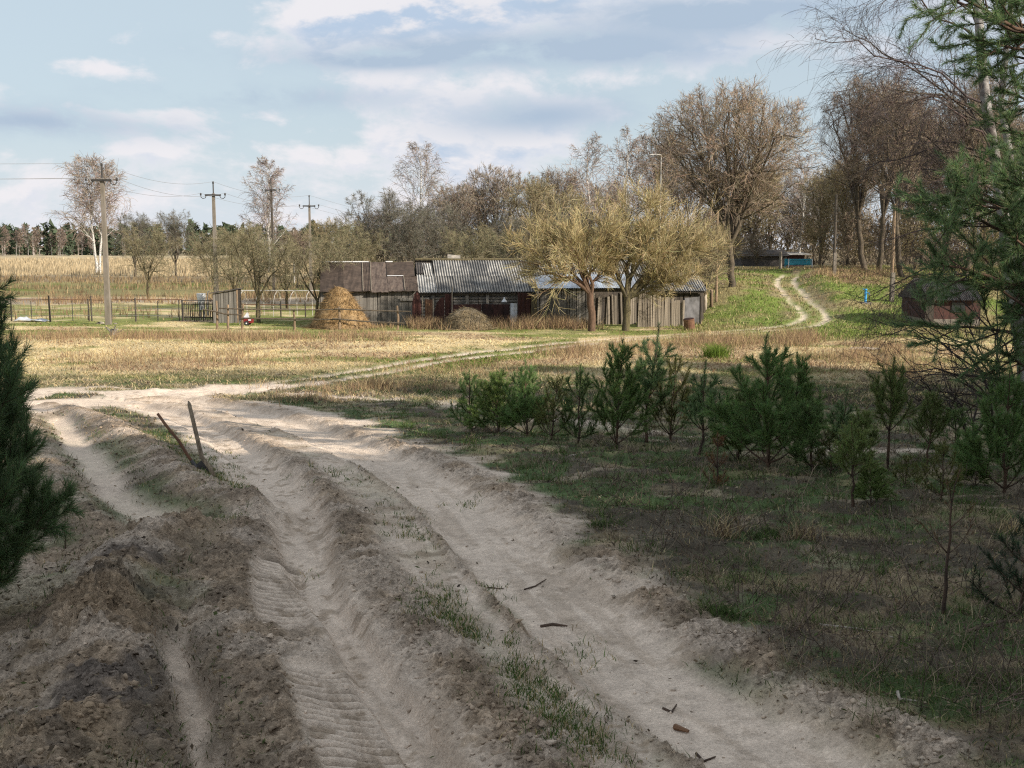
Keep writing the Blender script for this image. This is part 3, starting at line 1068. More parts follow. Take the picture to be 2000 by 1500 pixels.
# ------------------------------------------------------------------ village: barns, sheds, fences
def boards(parent, n, x0, x1, y, z0, ztop, m, seed, gap=.15, thick=.03, skip=(), name='plank', wv=.25, tilt=.02, zj=.06, half=.0):
    """vertical boards side by side, each an object of its own; ztop is a function of x"""
    r = rng(seed)
    w = (x1 - x0) / n
    var = []
    for k in range(4):
        b = MB()
        ww = .5 * (1 - gap * r.random())
        top = r.normal(size=2) * .015
        b.hexa([(-ww, -.5, 0), (ww, -.5, 0), (ww, .5, 0), (-ww, .5, 0)],
               [(-ww * .93, -.5, 1 + top[0]), (ww * .95, -.5, 1 + top[1]), (ww * .95, .5, 1 + top[1]), (-ww * .93, .5, 1 + top[0])])
        var.append(b.mesh(name, m))
    for i in range(n):
        if i in skip:
            continue
        x = x0 + (i + .5) * w
        h = ztop(x) - z0 + r.normal() * zj
        mobj(name, var[r.integers(4)], parent, (x, y + r.normal() * .008, z0), (0, r.normal() * tilt, r.normal() * .04), (w * (1 + wv * r.normal() * .3), thick, h))


def corrugated(w, L, waves, amp, seg=6):
    """wavy sheet lying in x (across) and y (up the slope), with thickness"""
    nx = waves * seg + 1
    xs = np.linspace(0, w, nx)
    zs = amp * np.cos(xs / w * waves * 2 * np.pi)
    b = MB()
    for dzz in (0, -.008):
        for yy in (0, L):
            b.v += [(float(x), float(yy), float(z + dzz)) for x, z in zip(xs, zs)]
    for i in range(nx - 1):
        b.f.append((i, i + 1, nx + i + 1, nx + i))
        b.f.append((2 * nx + i, 3 * nx + i, 3 * nx + i + 1, 2 * nx + i + 1))
        b.f.append((i, 2 * nx + i, 2 * nx + i + 1, i + 1))
        b.f.append((nx + i, nx + i + 1, 3 * nx + i + 1, 3 * nx + i))
    return b


def wavy(w, L, r, amp=.012, nx=9, ny=7, th=.012):
    """sagging felt panel"""
    b = MB()
    z = r.normal(size=(ny, nx)) * amp
    for dzz in (0, -th):
        for j in range(ny):
            for i in range(nx):
                b.v.append((w * i / (nx - 1), L * j / (ny - 1), float(z[j, i]) + dzz))
    n = nx * ny
    for j in range(ny - 1):
        for i in range(nx - 1):
            q = (j * nx + i, j * nx + i + 1, (j + 1) * nx + i + 1, (j + 1) * nx + i)
            b.f.append(q)
            b.f.append(tuple(k + n for k in q)[::-1])
    rim = [i for i in range(nx)] + [j * nx + nx - 1 for j in range(1, ny)] + [(ny - 1) * nx + i for i in range(nx - 2, -1, -1)] + [j * nx for j in range(ny - 2, 0, -1)]
    for a, c in zip(rim, rim[1:] + rim[:1]):
        b.f.append((a, a + n, c + n, c))
    return b


YB = 61.9                                       # front wall of the long barn
gz = lambda x, y: H(x, y)
bx = lambda px, y=YB: xat(px, y, 0.3)

# ---- long barn with corrugated roof; the whole row is turned a little, its right end lies farther back
TH = R(8.0)
x0 = bx(818, YB + .7)
YB0 = YB + (x0 - bx(627)) * math.tan(TH)
x1 = bx(1376, YB + 2.9)
Z0 = min(H(x0, YB0), H(x1, YB + 2.9)) - .15
barn = thing('barn', 'long low barn with striped corrugated cement roof and grey log wall', 'barn', (x0, YB0, Z0), TH)
lx = (x1 - x0) / math.cos(TH)


def along(px_, ly=0.0):
    """world point on the turned front of the barn row seen in column px_, ly metres behind it"""
    y_ = YB + .7
    for _ in range(4):
        x_ = bx(px_, y_)
        y_ = YB0 + (x_ - x0) * math.tan(TH) + ly / math.cos(TH)
    return x_, y_


def local(px_):
    return (along(px_)[0] - x0) / math.cos(TH)


zE = zat(572, YB0 - .2) - Z0
zR = zat(509, YB0 + 3.3) - Z0
b = MB()
b.box(0, lx, .12, 6.2, 0, zE + .12)
b.hexa([(0.01, .12, zE + .12), (lx - .01, .12, zE + .12), (lx - .01, 6.2, zE + .12), (0.01, 6.2, zE + .12)],
       [(0.01, 3.15, zR - .10), (lx - .01, 3.15, zR - .10), (lx - .01, 3.25, zR - .10), (0.01, 3.25, zR - .10)])
b.obj('wall_core', M_WOODD, barn)
r = rng(7)
lg = MB().tube([(0, 0, 0), (1, 0, 0)], .5, 8).mesh('wall_log', M_LOG)
segs = [(.1, 1.9), (1.95, 3.3), (3.35, 5.6)]
for a, c in segs:
    for k in range(int(zE / .19)):
        mobj('wall_log', lg, barn, (a, .10, .12 + k * .19), (0, 0, 0), (c - a, .19, .20 + .01 * r.normal()))
for px_ in (846, 912, 952, 1012):
    x = local(px_)
    MB().box(x - .08, x + .08, -.14, -.02, 0, zE).obj('wall_post', M_WOOD, barn)
boards(barn, 52, 5.7, lx, .04, 0, lambda x: zE + .08, M_WOODD, 11, .12)
slope = math.atan2(zR - zE, 3.6)
Ls = math.hypot(zR - zE, 3.6)
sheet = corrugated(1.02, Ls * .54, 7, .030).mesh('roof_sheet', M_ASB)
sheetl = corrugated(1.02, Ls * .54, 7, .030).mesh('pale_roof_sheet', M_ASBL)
nS = int(lx / 1.0)
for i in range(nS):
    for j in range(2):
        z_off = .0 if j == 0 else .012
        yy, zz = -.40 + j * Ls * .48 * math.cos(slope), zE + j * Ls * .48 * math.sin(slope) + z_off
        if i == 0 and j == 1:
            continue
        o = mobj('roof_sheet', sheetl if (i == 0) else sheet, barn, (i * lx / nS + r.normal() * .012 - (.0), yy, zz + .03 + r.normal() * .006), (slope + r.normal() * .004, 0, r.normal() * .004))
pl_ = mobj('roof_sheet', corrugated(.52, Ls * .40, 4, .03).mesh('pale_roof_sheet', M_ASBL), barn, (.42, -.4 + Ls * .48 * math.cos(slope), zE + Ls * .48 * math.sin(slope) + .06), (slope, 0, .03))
mobj('roof_sheet', corrugated(.52, Ls * .35, 4, .03).mesh('dark_roof_sheet', M_ROOFD), barn, (.0, -.4 + Ls * .56 * math.cos(slope), zE + Ls * .56 * math.sin(slope) + .05), (slope, 0, -.03))
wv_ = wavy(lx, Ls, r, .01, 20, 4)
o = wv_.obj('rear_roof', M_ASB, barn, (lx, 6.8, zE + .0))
o.rotation_euler = (slope, 0, math.pi)
for i in range(5):
    MB().tube([(lx * i / 5 + .02, 3.18, zR + .06 + r.normal() * .015), (lx * (i + 1) / 5 - .02, 3.18, zR + .06 + r.normal() * .015)], .075, 8).obj('ridge_pole', M_BARKO, barn)
MB().tube([(0, -.25, zE - .03), (lx, -.25, zE - .05)], .06, 6).obj('eaves_beam', M_WOODD, barn)
# enamel lamp on the log wall
lx_, ly_ = along(985, -.5)
lamp = thing('wall_lamp', 'white enamel lamp shade on a bracket under the barn eaves', 'lamp', (lx_, ly_, zat(590, ly_)), TH)
MB().lathe([(.17, 0), (.165, .02), (.10, .12), (.045, .17), (.04, .26)], 14).obj('shade', M_WHITE, lamp, smooth=True)
MB().tube([(0, 0, .25), (0, 0, .33), (.12, .3, .36), (.16, .48, .36)], .014, 6).obj('bracket', M_STEEL, lamp)
# plank laid on the ridge
(xp, yp), zp = along(885, 3.15), zR + Z0 + .10
tag(wavy(.75, .5, rng(3), .01, 4, 4, .03).obj('loose_board', M_LITTER, None, (xp - .3, yp, zp)), 'loose pale board lying tilted on the barn ridge', 'board').rotation_euler = (.55, .08, .1)

# ---- felt-roofed shed joined to the left
sx0, sx1 = bx(627), bx(812)
Z0s = min(H(sx0, YB), H(sx1, YB)) - .12
shed = thing('shed', 'low board shed with brown tar felt roof behind the haystack', 'shed', (sx0, YB - .15, Z0s), TH)
w = (sx1 - sx0) / math.cos(TH)
zEs, zRs = zat(571, YB - .5) - Z0s, zat(513, YB + 3.0) - Z0s
b = MB()
b.box(.0, w - .02, .05, 6, 0, zEs + .1)
b.hexa([(0.01, .05, zEs + .1), (w - .03, .05, zEs + .1), (w - .03, 6, zEs + .1), (.01, 6, zEs + .1)],
       [(0.01, 3.0, zRs - .08), (w - .03, 3.0, zRs - .08), (w - .03, 3.1, zRs - .08), (.01, 3.1, zRs - .08)])
b.obj('wall_core', M_WOODD, shed)
boards(shed, 27, .02, w - .04, .0, 0, lambda x: zEs + .05, M_WOOD, 21, .06, zj=.02, tilt=.006)
sl = math.atan2(zRs - zEs, 3.45)
Lf = math.hypot(zRs - zEs, 3.45)
pieces = [(0, .245, 0, 1, M_FELT), (.24, .45, 0, .99, M_FELT), (.445, .535, 0, 1.0, M_FELT), (.53, .71, -.02, 1.0, M_FELT2), (.705, .88, 0, .5, M_FELT2), (.705, 1.0, .48, .98, M_FELT), (.87, 1.02, .0, .5, M_FELT)]
for i, (a, c, e, f, m_) in enumerate(pieces):
    o = wavy(w * (c - a), Lf * (f - e), r, .014).obj('felt_panel', m_, shed, (w * a, -.38 + Lf * e * math.cos(sl), zEs + Lf * e * math.sin(sl) + .035 + .012 * (i % 3)))
    o.rotation_euler = (sl, 0, 0)
o = wavy(w, Lf, r, .01).obj('rear_roof', M_FELT, shed, (w, 6.4, zEs))
o.rotation_euler = (sl, 0, math.pi)
for a, c in ((0, .22), (.22, .34), (.34, .52), (.70, .78), (.92, 1.0)):
    MB().box(w * a, w * c - .03, 2.94, 3.12, zRs + .03, zRs + .085).obj('ridge_strip', M_WHITE if a < .9 else M_WOODL, shed)
for a, e0, e1 in ((.445, 0, 1), (.53, 0, 1), (.88, 0, .5)):
    o = MB().box(-.02, .02, 0, Lf * (e1 - e0), 0, .025).obj('batten', M_WOODL, shed, (w * a, -.38, zEs + .075))
    o.rotation_euler = (sl, 0, 0)
o = MB().box(0, w * .175, -.02, .02, 0, .02).obj('batten', M_WHITE, shed, (w * .705, -.38 + Lf * .49 * math.cos(sl), zEs + Lf * .49 * math.sin(sl) + .075))
o.rotation_euler = (sl, 0, 0)
MB().box(w - .9, w + .7, -.16, -.09, zEs - .50, zEs - .34).obj('wall_rail', M_WOOD, shed)

# ---- lean-to with zinc roof, plank front
(l0, YL), (l1, YL1) = along(1050, -1.45), along(1243, -1.45)
Z0l = H((l0 + l1) / 2, YL) - .12
lean = thing('lean_to', 'plank lean-to with shiny zinc roof behind the twin willow trunks', 'shed', (l0, YL, Z0l), TH)
wl_ = (l1 - l0) / math.cos(TH)
zf, zb = zat(565, YL - .25) - Z0l, zat(538, YL + 1.3) - Z0l
b = MB().hexa([(.02, .06, 0), (wl_ - .02, .06, 0), (wl_ - .02, 1.1, 0), (.02, 1.1, 0)], [(.02, .06, zf - .03), (wl_ - .02, .06, zf - .03), (wl_ - .02, 1.1, zf + .35), (.02, 1.1, zf + .35)])
b.obj('wall_core', M_WOODD, lean)
boards(lean, 24, .0, wl_ * .55, .0, 0, lambda x: zf - .01, M_WOOD, 31, .2, tilt=.012)
boards(lean, 20, wl_ * .55, wl_, -.02, 0, lambda x: zf - .35, M_WOODL, 32, .35, skip=(1, 4, 5, 8, 11, 12, 15), zj=.12, tilt=.03)
sl2 = math.atan2(zb - zf, 1.45)
zs_ = corrugated(wl_ / 5 + .06, math.hypot(zb - zf, 1.45), 9, .012, 4).mesh('zinc_sheet', M_ZINC)
for i in range(5):
    mobj('zinc_sheet', zs_, lean, (wl_ * i / 5 - .03, -.25, zf + .05 + .006 * (i % 2)), (sl2, 0, 0))

# ---- paling fence continuing to the right
YP = 60.6
p0, p1 = bx(1245, YP), bx(1332, YP)
Zp = min(H(p0, YP), H(p1, YP)) - .1
pal_ = thing('paling_fence', 'tall fence of upright uneven palings beside the dark end panel', 'fence', (p0, YP, Zp))
wp = p1 - p0
za, zb2 = zat(568, YP) - Zp, zat(588, YP) - Zp
boards(pal_, 27, 0, wp, 0, 0, lambda x: za + (zb2 - za) * x / wp, M_WOODL, 41, .25, .035, name='paling', zj=.035, tilt=.015)
for f in (.25, .8):
    MB().hexa([(0, .03, za * f), (wp, .03, zb2 * f), (wp, .09, zb2 * f), (0, .09, za * f)], [(0, .03, za * f + .09), (wp, .03, zb2 * f + .09), (wp, .09, zb2 * f + .09), (0, .09, za * f + .09)]).obj('rail', M_WOODD, pal_)
MB().box(-.02, wp + .02, .12, .16, 0, zb2 * .93).obj('backing', M_WOODD, pal_)
MB().tube([(wp + .05, 0, -.1), (wp + .06, 0, zb2 + .05)], .07, 8).obj('post', M_WOODL, pal_)
# dark end panel going back
pe0 = bx(1337, YP + .2)
Ze = H(pe0, YP) - .1
panel = thing('end_panel', 'dark grey sheet panel closing the yard beside the rusty barrel', 'panel', (pe0, YP + .25, Ze))
we = bx(1366, YP + 1.2) - pe0
hE = zat(582, YP + .3) - Ze
MB().hexa([(0, 0, 0), (we, .9, 0), (we - .02, .94, 0), (-.02, .04, 0)], [(0, 0, hE), (we, .9, hE * 1.02), (we - .02, .94, hE * 1.02), (-.02, .04, hE)]).obj('sheet', mat('grey_panel', (.115, .112, .115), .4, 3, .8, second=(.075, .072, .07)), panel)
MB().tube([(we + .06, .9, -.1), (we + .06, .9, hE * 1.05)], .06, 7).obj('post', M_WOODD, panel)
# barrel
bxx, byy, bzz = gpt(1347, 643)
brl = thing('barrel', 'rusty brown barrel leaning at the end of the paling fence', 'barrel', (bxx, byy, bzz))
brl.rotation_euler = (.05, -.14, .3)
MB().lathe([(.26, .03), (.29, .04), (.295, .06), (.29, .08), (.29, .27), (.30, .29), (.29, .31), (.29, .50), (.30, .52), (.295, .56), (.26, .57)], 20).obj('drum', M_RUSTL, brl, smooth=False)
MB().lathe([(.265, .0), (.265, .02), (.23, .024)], 18, (0, 0, .565)).obj('lid', M_RUST, brl)
# stump group right of the panel
for i, (px_, py_, h_, rr, lb) in enumerate(((1376, 606, .95, .14, 'short thick wooden post right of the dark end panel'), (1389, 600, 1.05, .11, 'weathered slim post beside the thin bare pole on the green slope'))):
    x, y, z = gpt(px_, py_)
    o = MB().tube([(0, 0, -.15), (.02, 0, h_ * .5), (.0, .02, h_), (.03, .02, h_ + .04)], [rr * 1.1, rr, rr * .95, rr * .5], 9).obj('gate_post', M_POSTW if i else M_WOODL, None, (x, y, z), True)
    tag(o, lb, 'post')

# ---- rusty sheets standing in front of the barn
YS = 60.7


def sheet_thing(px0, px1, tops, bottom, label, m=M_RUST, y=YS, group='rusty sheets leaned along the barn', name='rusty_sheet', waves=3):
    xa, xb = bx(px0, y), bx(px1, y)
    z0 = min(H(xa, y), H(xb, y)) - .05
    n = 16
    b = MB()
    tp = np.interp(np.linspace(0, 1, n), np.linspace(0, 1, len(tops)), [zat(t, y) for t in tops])
    ys = [.025 * math.cos(i / (n - 1) * waves * 2 * math.pi) for i in range(n)]
    for d in (0, .012):
        b.v += [(xa + (xb - xa) * i / (n - 1), y + ys[i] + d, z0) for i in range(n)] + [(xa + (xb - xa) * i / (n - 1), y + ys[i] + d + .14, float(tp[i])) for i in range(n)]
    for i in range(n - 1):
        b.f += [(i, i + 1, n + i + 1, n + i), (2 * n + i, 3 * n + i, 3 * n + i + 1, 2 * n + i + 1), (n + i, n + i + 1, 3 * n + i + 1, 3 * n + i)]
    b.f += [(0, n, 3 * n, 2 * n), (n - 1, 3 * n - 1, 4 * n - 1, 2 * n - 1)]
    b.v = [(p[0] - xa, p[1] - y, p[2] - z0) for p in b.v]
    return tag(b.obj(name, m, None, (xa, y, z0)), label, 'sheet', group)


sheet_thing(805, 823, [590, 575, 571, 573, 590], 640, 'tall round-topped dark red sheet, leftmost against the barn')
sheet_thing(830, 845, [584, 586], 640, 'faded square rusty sheet behind the round-topped one', M_RUSTL, YS + .15)
sheet_thing(847, 868, [612, 590, 582, 580], 640, 'slanted dark red sheet right of the faded rusty sheet')
sheet_thing(869, 883, [574, 575], 636, 'narrow dark brown upright sheet beside its slim pole', M_RUST, YS + .12)
sheet_thing(884, 940, [595, 594], 637, 'wide rusty sheet behind the small grey haystack', M_RUST, YS + .1, waves=5)
sheet_thing(941, 995, [594, 595], 637, 'wide rusty sheet under the white wall lamp', M_RUST, YS + .16, waves=5)
sheet_thing(997, 1010, [592, 593], 637, 'pale grey upright slab between two rusty sheets', M_PLASTIC, YS + .1, group=None, name='grey_slab', waves=1)
sheet_thing(1011, 1036, [571, 573], 637, 'tall dark red sheet at the left corner of the lean-to', M_RUST, YS + .05)
sheet_thing(1037, 1049, [572, 577], 637, 'mossy upright board panel next to the lean-to', M_BARKO, YS + .1, group=None, name='board_panel', waves=1)
for px_, t, lb in ((825, 578, 'slim grey pole between the leftmost rusty sheets'), (846, 583, 'slim grey pole before the slanted red sheet'), (883, 560, 'tall thin stake beside the narrow brown sheet')):
    x = bx(px_, YS - .08)
    z = H(x, YS - .08)
    tag(MB().tube([(0, 0, -.2), (.02, 0, zat(t, YS) - z)], [.04, .032], 6).obj('stake', M_WOODL, None, (x, YS - .1, z)), lb, 'stake')

# ---- small grey shed by the gate
xs0, ys0 = bx(417, 64.5), 64.5
zs0 = H(xs0, ys0) - .1
ss_ = thing('small_shed', 'narrow grey board privy with slanting dark roof beside the gate', 'shed', (xs0, ys0, zs0))
ws = bx(463, 64.5) - xs0
hl, hr = zat(573, 64.5) - zs0, zat(565, 64.5) - zs0
MB().hexa([(.02, .03, 0), (ws - .02, .03, 0), (ws - .02, 1.2, 0), (.02, 1.2, 0)], [(.02, .03, hl - .02), (ws - .02, .03, hr - .02), (ws - .02, 1.2, hr - .02), (.02, 1.2, hl - .02)]).obj('wall_core', M_WOODD, ss_)
boards(ss_, 9, 0, ws, 0, 0, lambda x: hl + (hr - hl) * x / ws - .02, M_WOOD, 51, .06, zj=.0, tilt=.004)
MB().hexa([(-.15, -.15, hl - .02), (ws + .12, -.15, hr + .0), (ws + .12, 1.35, hr + .0), (-.15, 1.35, hl - .02)], [(-.15, -.15, hl + .04), (ws + .12, -.15, hr + .06), (ws + .12, 1.35, hr + .06), (-.15, 1.35, hl + .04)]).obj('roof', M_ROOFD, ss_)
MB().box(ws, ws + .06, -.02, .06, 0, hr).obj('corner_post', M_POSTW, ss_)

# ---- picket gate
xg0, xg1, yg = bx(356, 65.5), bx(417, 65.5), 65.5
zg = H(xg0, yg)
gate = thing('picket_gate', 'dark picket gate left of the small grey shed', 'gate', (xg0, yg, zg))
wg = xg1 - xg0
hg_ = zat(590, yg) - zg
pk = MB().hexa([(-.028, -.012, .04), (.028, -.012, .04), (.028, .012, .04), (-.028, .012, .04)], [(-.018, -.012, hg_), (.018, -.012, hg_), (.018, .012, hg_), (-.018, .012, hg_)]).mesh('picket', M_WOODD)
for i in range(17):
    mobj('picket', pk, gate, (.06 + (wg - .12) * i / 16, 0, r.normal() * .02), (0, r.normal() * .012, 0))
for z in (.22, hg_ - .15):
    MB().box(0, wg, .013, .05, z, z + .06).obj('rail', M_WOODD, gate)
MB().box(0, wg, .0, .05, hg_ + .08, hg_ + .12).obj('top_bar', M_STEEL, gate)
for x in (0, wg):
    MB().tube([(x, .03, -.2), (x, .03, hg_ + .12)], .04, 7).obj('post', M_STEEL, gate)

# ---- wire fence with thin posts at the left
yf = 66.0
fx0 = bx(-40, yf)
fz = H(bx(180, yf), yf)
fence = thing('wire_fence', 'post and rail wire fence closing the green yard at left', 'fence', (fx0, yf, fz))
hp = zat(586, yf) - fz
for px_, top, rr in ((-15, 588, .03), (22, 586, .05), (62, 588, .025), (98, 577, .06), (142, 588, .025), (174, 584, .045), (179, 578, .05), (218, 587, .03), (265, 582, .055), (308, 588, .03), (350, 586, .03)):
    x = bx(px_, yf) - fx0
    MB().tube([(x, 0, -.3), (x + r.normal() * .02, 0, zat(top, yf) - fz)], [rr, rr * .85], 7).obj('post', M_WOODD if rr > .04 else M_STEEL, fence)
xe = bx(355, yf) - fx0
pts = [(xe * i / 10, .05, hp + .02 + r.normal() * .012) for i in range(11)]
MB().tube(pts, .028, 6).obj('top_rail', M_RUSTL, fence)
for z in (.35, .75):
    MB().tube([(xe * i / 10, -.05, z + r.normal() * .02) for i in range(11)], .008, 4).obj('wire', M_WIRE, fence)

# ---- pole rail fence in front of the yard
YR = 58.3
rx0 = bx(398, YR)
rz = H(rx0, YR)
rf_ = thing('rail_fence', 'rough pole rail fence in front of the big haystack', 'fence', (rx0, YR, rz))
for px_, top, bot, dy_ in ((421, 588, 632, .3), (445, 595, 634, 0), (473, 593, 636, 0), (575, 605, 637, 0), (663, 599, 637, 0), (777, 597, 640, 0)):
    x = bx(px_, YR) - rx0
    MB().tube([(x - .01, dy_, -.3), (x + .02, dy_, (zat(top, YR) - rz) * .5), (x + .03 * r.normal(), dy_, zat(top, YR) - rz)], [.068, .06, .052], 7).obj('post', M_POSTW, rf_)


def rail(ptspx, yy, rr=.035):
    return MB().tube([(bx(a, YR) - rx0, yy, zat(c, YR) - rz) for a, c in ptspx], [rr * 1.1] + [rr] * (len(ptspx) - 2) + [rr * .8], 6).obj('rail', M_BARK, rf_)


rail([(398, 604), (421, 608), (440, 613), (474, 615)], -.09, .045)
rail([(430, 602), (500, 604), (575, 605.5), (664, 604)], -.10)
rail([(655, 603), (720, 606), (803, 608)], -.14, .04)
rail([(472, 621), (575, 623), (668, 624)], -.10, .04)
rail([(650, 622), (720, 628), (792, 631)], -.15, .04)

# ---- greenhouse frame of bent pipes
yh = 71.0
hx0 = bx(466, yh)
hz = H(bx(540, yh), yh)
gh = thing('greenhouse_frame', 'bare frame of bent pale pipes behind the rail fence', 'frame', (hx0, yh, hz))
ht = zat(569, yh) - hz
for px_ in (466, 500, 534, 566, 597):
    x = bx(px_, yh) - hx0
    MB().tube([(x, 0, -.2), (x, .03, ht * .55), (x + .05, .25, ht * .85), (x + .12, .75, ht), (x + .15, 1.3, ht * .88), (x + .15, 1.6, ht * .5), (x + .15, 1.62, -.2)], .02, 6).obj('hoop', M_PIPE, gh)
xl = bx(622, yh) - hx0
MB().tube([(0, .7, ht + .02), (xl, .75, ht + .02)], .035, 6).obj('ridge_pipe', M_PIPE, gh)
MB().tube([(-.1, -.04, ht * .5), (xl, -.04, ht * .46)], .03, 6).obj('side_pipe', M_RUSTL, gh)
for px_ in (508, 549, 597):
    x = bx(px_, yh) - hx0
    MB().tube([(x, -.09, -.2), (x, -.09, ht * .62)], .045, 6).obj('post', M_WOODD, gh)

# ---- white tank on a stand behind the gate
xt, yt = bx(394, 68), 68
zt = H(xt, yt)
tk = thing('water_tank', 'white tapered water tank behind the picket gate', 'tank', (xt, yt, zt))
zz0, zz1 = .55, zat(573, yt) - zt
MB().lathe([(.16, zz0), (.17, zz0 + .3), (.27, zz1 - .22), (.28, zz1 - .05), (.27, zz1)], 12).obj('vessel', M_WHITE, tk)
for a in range(4):
    MB().tube([(.17 * math.cos(a * 1.571 + .8), .17 * math.sin(a * 1.571 + .8), -.15), (.15 * math.cos(a * 1.571 + .8), .15 * math.sin(a * 1.571 + .8), zz0 + .1)], .03, 5).obj('leg', M_PIPE, tk)
MB().tube([(.36, 0, .2), (.37, 0, zz1 - .2), (.42, 0, zz1 + .1), (.52, 0, zz1 + .15)], .035, 6).obj('pipe', M_PIPE, tk)
# ---- red garden cart
xc, yc = bx(484, 62.5), 62.5
zc = H(xc, yc)
cart = thing('garden_cart', 'small red garden cart with white sack behind the rail fence', 'cart', (xc, yc, zc), 0, None, .8)
MB().hexa([(-.36, -.25, .16), (.34, -.25, .16), (.34, .25, .16), (-.36, .25, .16)], [(-.36, -.3, .50), (.38, -.3, .50), (.38, .3, .50), (-.36, .3, .50)]).obj('tub', M_RED, cart)
MB().box(.10, .28, -.32, -.29, .33, .42).obj('plate', M_WHITE, cart)
MB().hexa([(-.30, -.2, .5), (.08, -.2, .5), (.08, .2, .5), (-.30, .2, .5)], [(-.05, -.08, .86), (.02, -.08, .86), (.02, .08, .86), (-.05, .08, .86)]).obj('sack', M_PLASTIC, cart)
for s in (-1, 1):
    wq = MB().tube([(-.02, s * .33, .15), (-.02, s * .38, .15)], .17, 14).obj('wheel', M_STEEL, cart)
    MB().tube([(-.02, s * .325, .15), (-.02, s * .39, .15)], .05, 8).obj('hub', M_WHITE, wq)
MB().tube([(-.36, 0, .35), (-.55, 0, .3), (-.58, 0, .05)], .025, 6).obj('handle', M_WHITE, cart)


# ---- haystacks
def haystack(label, px0, px1, pytop, pxtop, Y, m, seed, col, pw=1.0):
    r = rng(seed)
    xa, xb = bx(px0, Y), bx(px1, Y)
    xm, rad = (xa + xb) / 2, (xb - xa) / 2
    z0 = H(xm, Y) - .05
    h = zat(pytop, Y) - z0
    tx = bx(pxtop, Y) - xm
    n, k = 40, 16
    prof = (lambda t: (1 - .74 * t) * (1 - t ** 9) ** .5) if pw == 1.0 else (lambda t: (1 - t ** 2.0) ** .62)
    V = []
    for j in range(k + 1):
        t = j / k
        rr = rad * prof(t) if t < 1 else 0.02
        for i in range(n):
            a = 2 * math.pi * i / n
            q = rr * (1 + .07 * (vnoise(np.array([i * .5]), np.array([j * .8]), seed)[0] - .5) * 2 + .03 * r.normal())
            V.append((math.cos(a) * q + tx * t ** 1.3, math.sin(a) * q * .9, h * t * (1 + .01 * r.normal())))
    Fq = [(j * n + i, j * n + (i + 1) % n, (j + 1) * n + (i + 1) % n, (j + 1) * n + i) for j in range(k) for i in range(n)]
    o = thing('haystack', label, 'haystack', (xm, Y, z0))
    V = np.array(V)
    mobj('heap', mesh_np('heap', V, [np.array(Fq)], m, True), o)
    # loose stalks over the surface
    N = 9000
    t = r.random(N) ** 1.3
    a = r.random(N) * 2 * np.pi
    rr = rad * prof(t) * (1 + .05 * r.normal(size=N))
    p = np.stack([np.cos(a) * rr + tx * t ** 1.3, np.sin(a) * rr * .9, h * t], 1)
    out = np.stack([np.cos(a), np.sin(a) * .9, .5 + 0 * a], 1)
    dn = np.stack([np.cos(a) * .55, np.sin(a) * .55, -1.0 + 0 * a], 1) + r.normal(size=(N, 3)) * .55
    dn = nrm(dn)
    L = r.uniform(.10, .34, N)[:, None]
    s = nrm(np.cross(dn, out)) * .011
    q0 = p + out * .015
    ft = r.random(N) < .12
    q0[ft] = np.stack([np.cos(a) * rad * r.uniform(.95, 1.25, N), np.sin(a) * rad * r.uniform(.9, 1.2, N), .06 + .05 * r.random(N)], 1)[ft]
    dn[ft, 2] *= .12
    V2 = np.stack([q0 - s, q0 + s, q0 + dn * L + out * .02], 1).reshape(-1, 3)
    cc = np.repeat(pal(r, N, col, [3, 2, 1, 1], .3), 3, axis=0)
    so = mobj('loose_straw', mesh_np('loose_straw', V2, [np.arange(3 * N).reshape(-1, 3)], M_GRASS, False, cc), o)
    so['kind'] = 'stuff'
    return o


haystack('big golden haystack with a peaked top before the felt-roofed shed', 604, 726, 560, 662, 60.3, M_HAY, 5, [(.33, .215, .10), (.25, .16, .075), (.42, .29, .14), (.15, .10, .055)])
haystack('small greyish old haystack in front of the rusty sheets', 870, 958, 600, 911, 58.6, M_HAYG, 6, [(.30, .24, .15), (.22, .175, .115), (.40, .31, .175), (.14, .11, .075)], 1.25)

# ---- plastic sheet and rubble
xq, yq, zq = gpt(62, 628)
rq = rng(9)
nx, ny = 26, 10
vq = np.array([(-.95 + 1.9 * i / (nx - 1), -.35 + .7 * j / (ny - 1), 0) for j in range(ny) for i in range(nx)])
vq[:, 2] = .02 + .42 * fbm(vq[:, 0] * 1.7, vq[:, 1] * 2.2, 4, 77) * np.clip(1 - (vq[:, 0] / 1.0) ** 4, 0, 1) * np.clip(1 - (vq[:, 1] / .4) ** 4, 0, 1) * (1.1 - .35 * vq[:, 0])
fq = [(j * nx + i, j * nx + i + 1, (j + 1) * nx + i + 1, (j + 1) * nx + i) for j in range(ny - 1) for i in range(nx - 1)]
tag(mobj('plastic_sheet', mesh_np('plastic_sheet', vq, [np.array(fq)], M_PLASTIC, True), None, (xq, yq, zq)), 'crumpled grey plastic sheet lying before the wire fence', 'sheet')


def rock(name, px_, py_, s, label, m, seed, cat='stone', group=None):
    r = rng(seed)
    b = MB().lathe([(.3, -.2), (.85, -.1), (1, .25), (.8, .6), (.3, .8)], 9)
    b.v = [tuple(np.array(p) * (1 + .18 * r.normal()) * np.array([s, s * .8, s * .6])) for p in b.v]
    return tag(b.obj(name, m, None, gpt(px_, py_), False), label, cat, group)


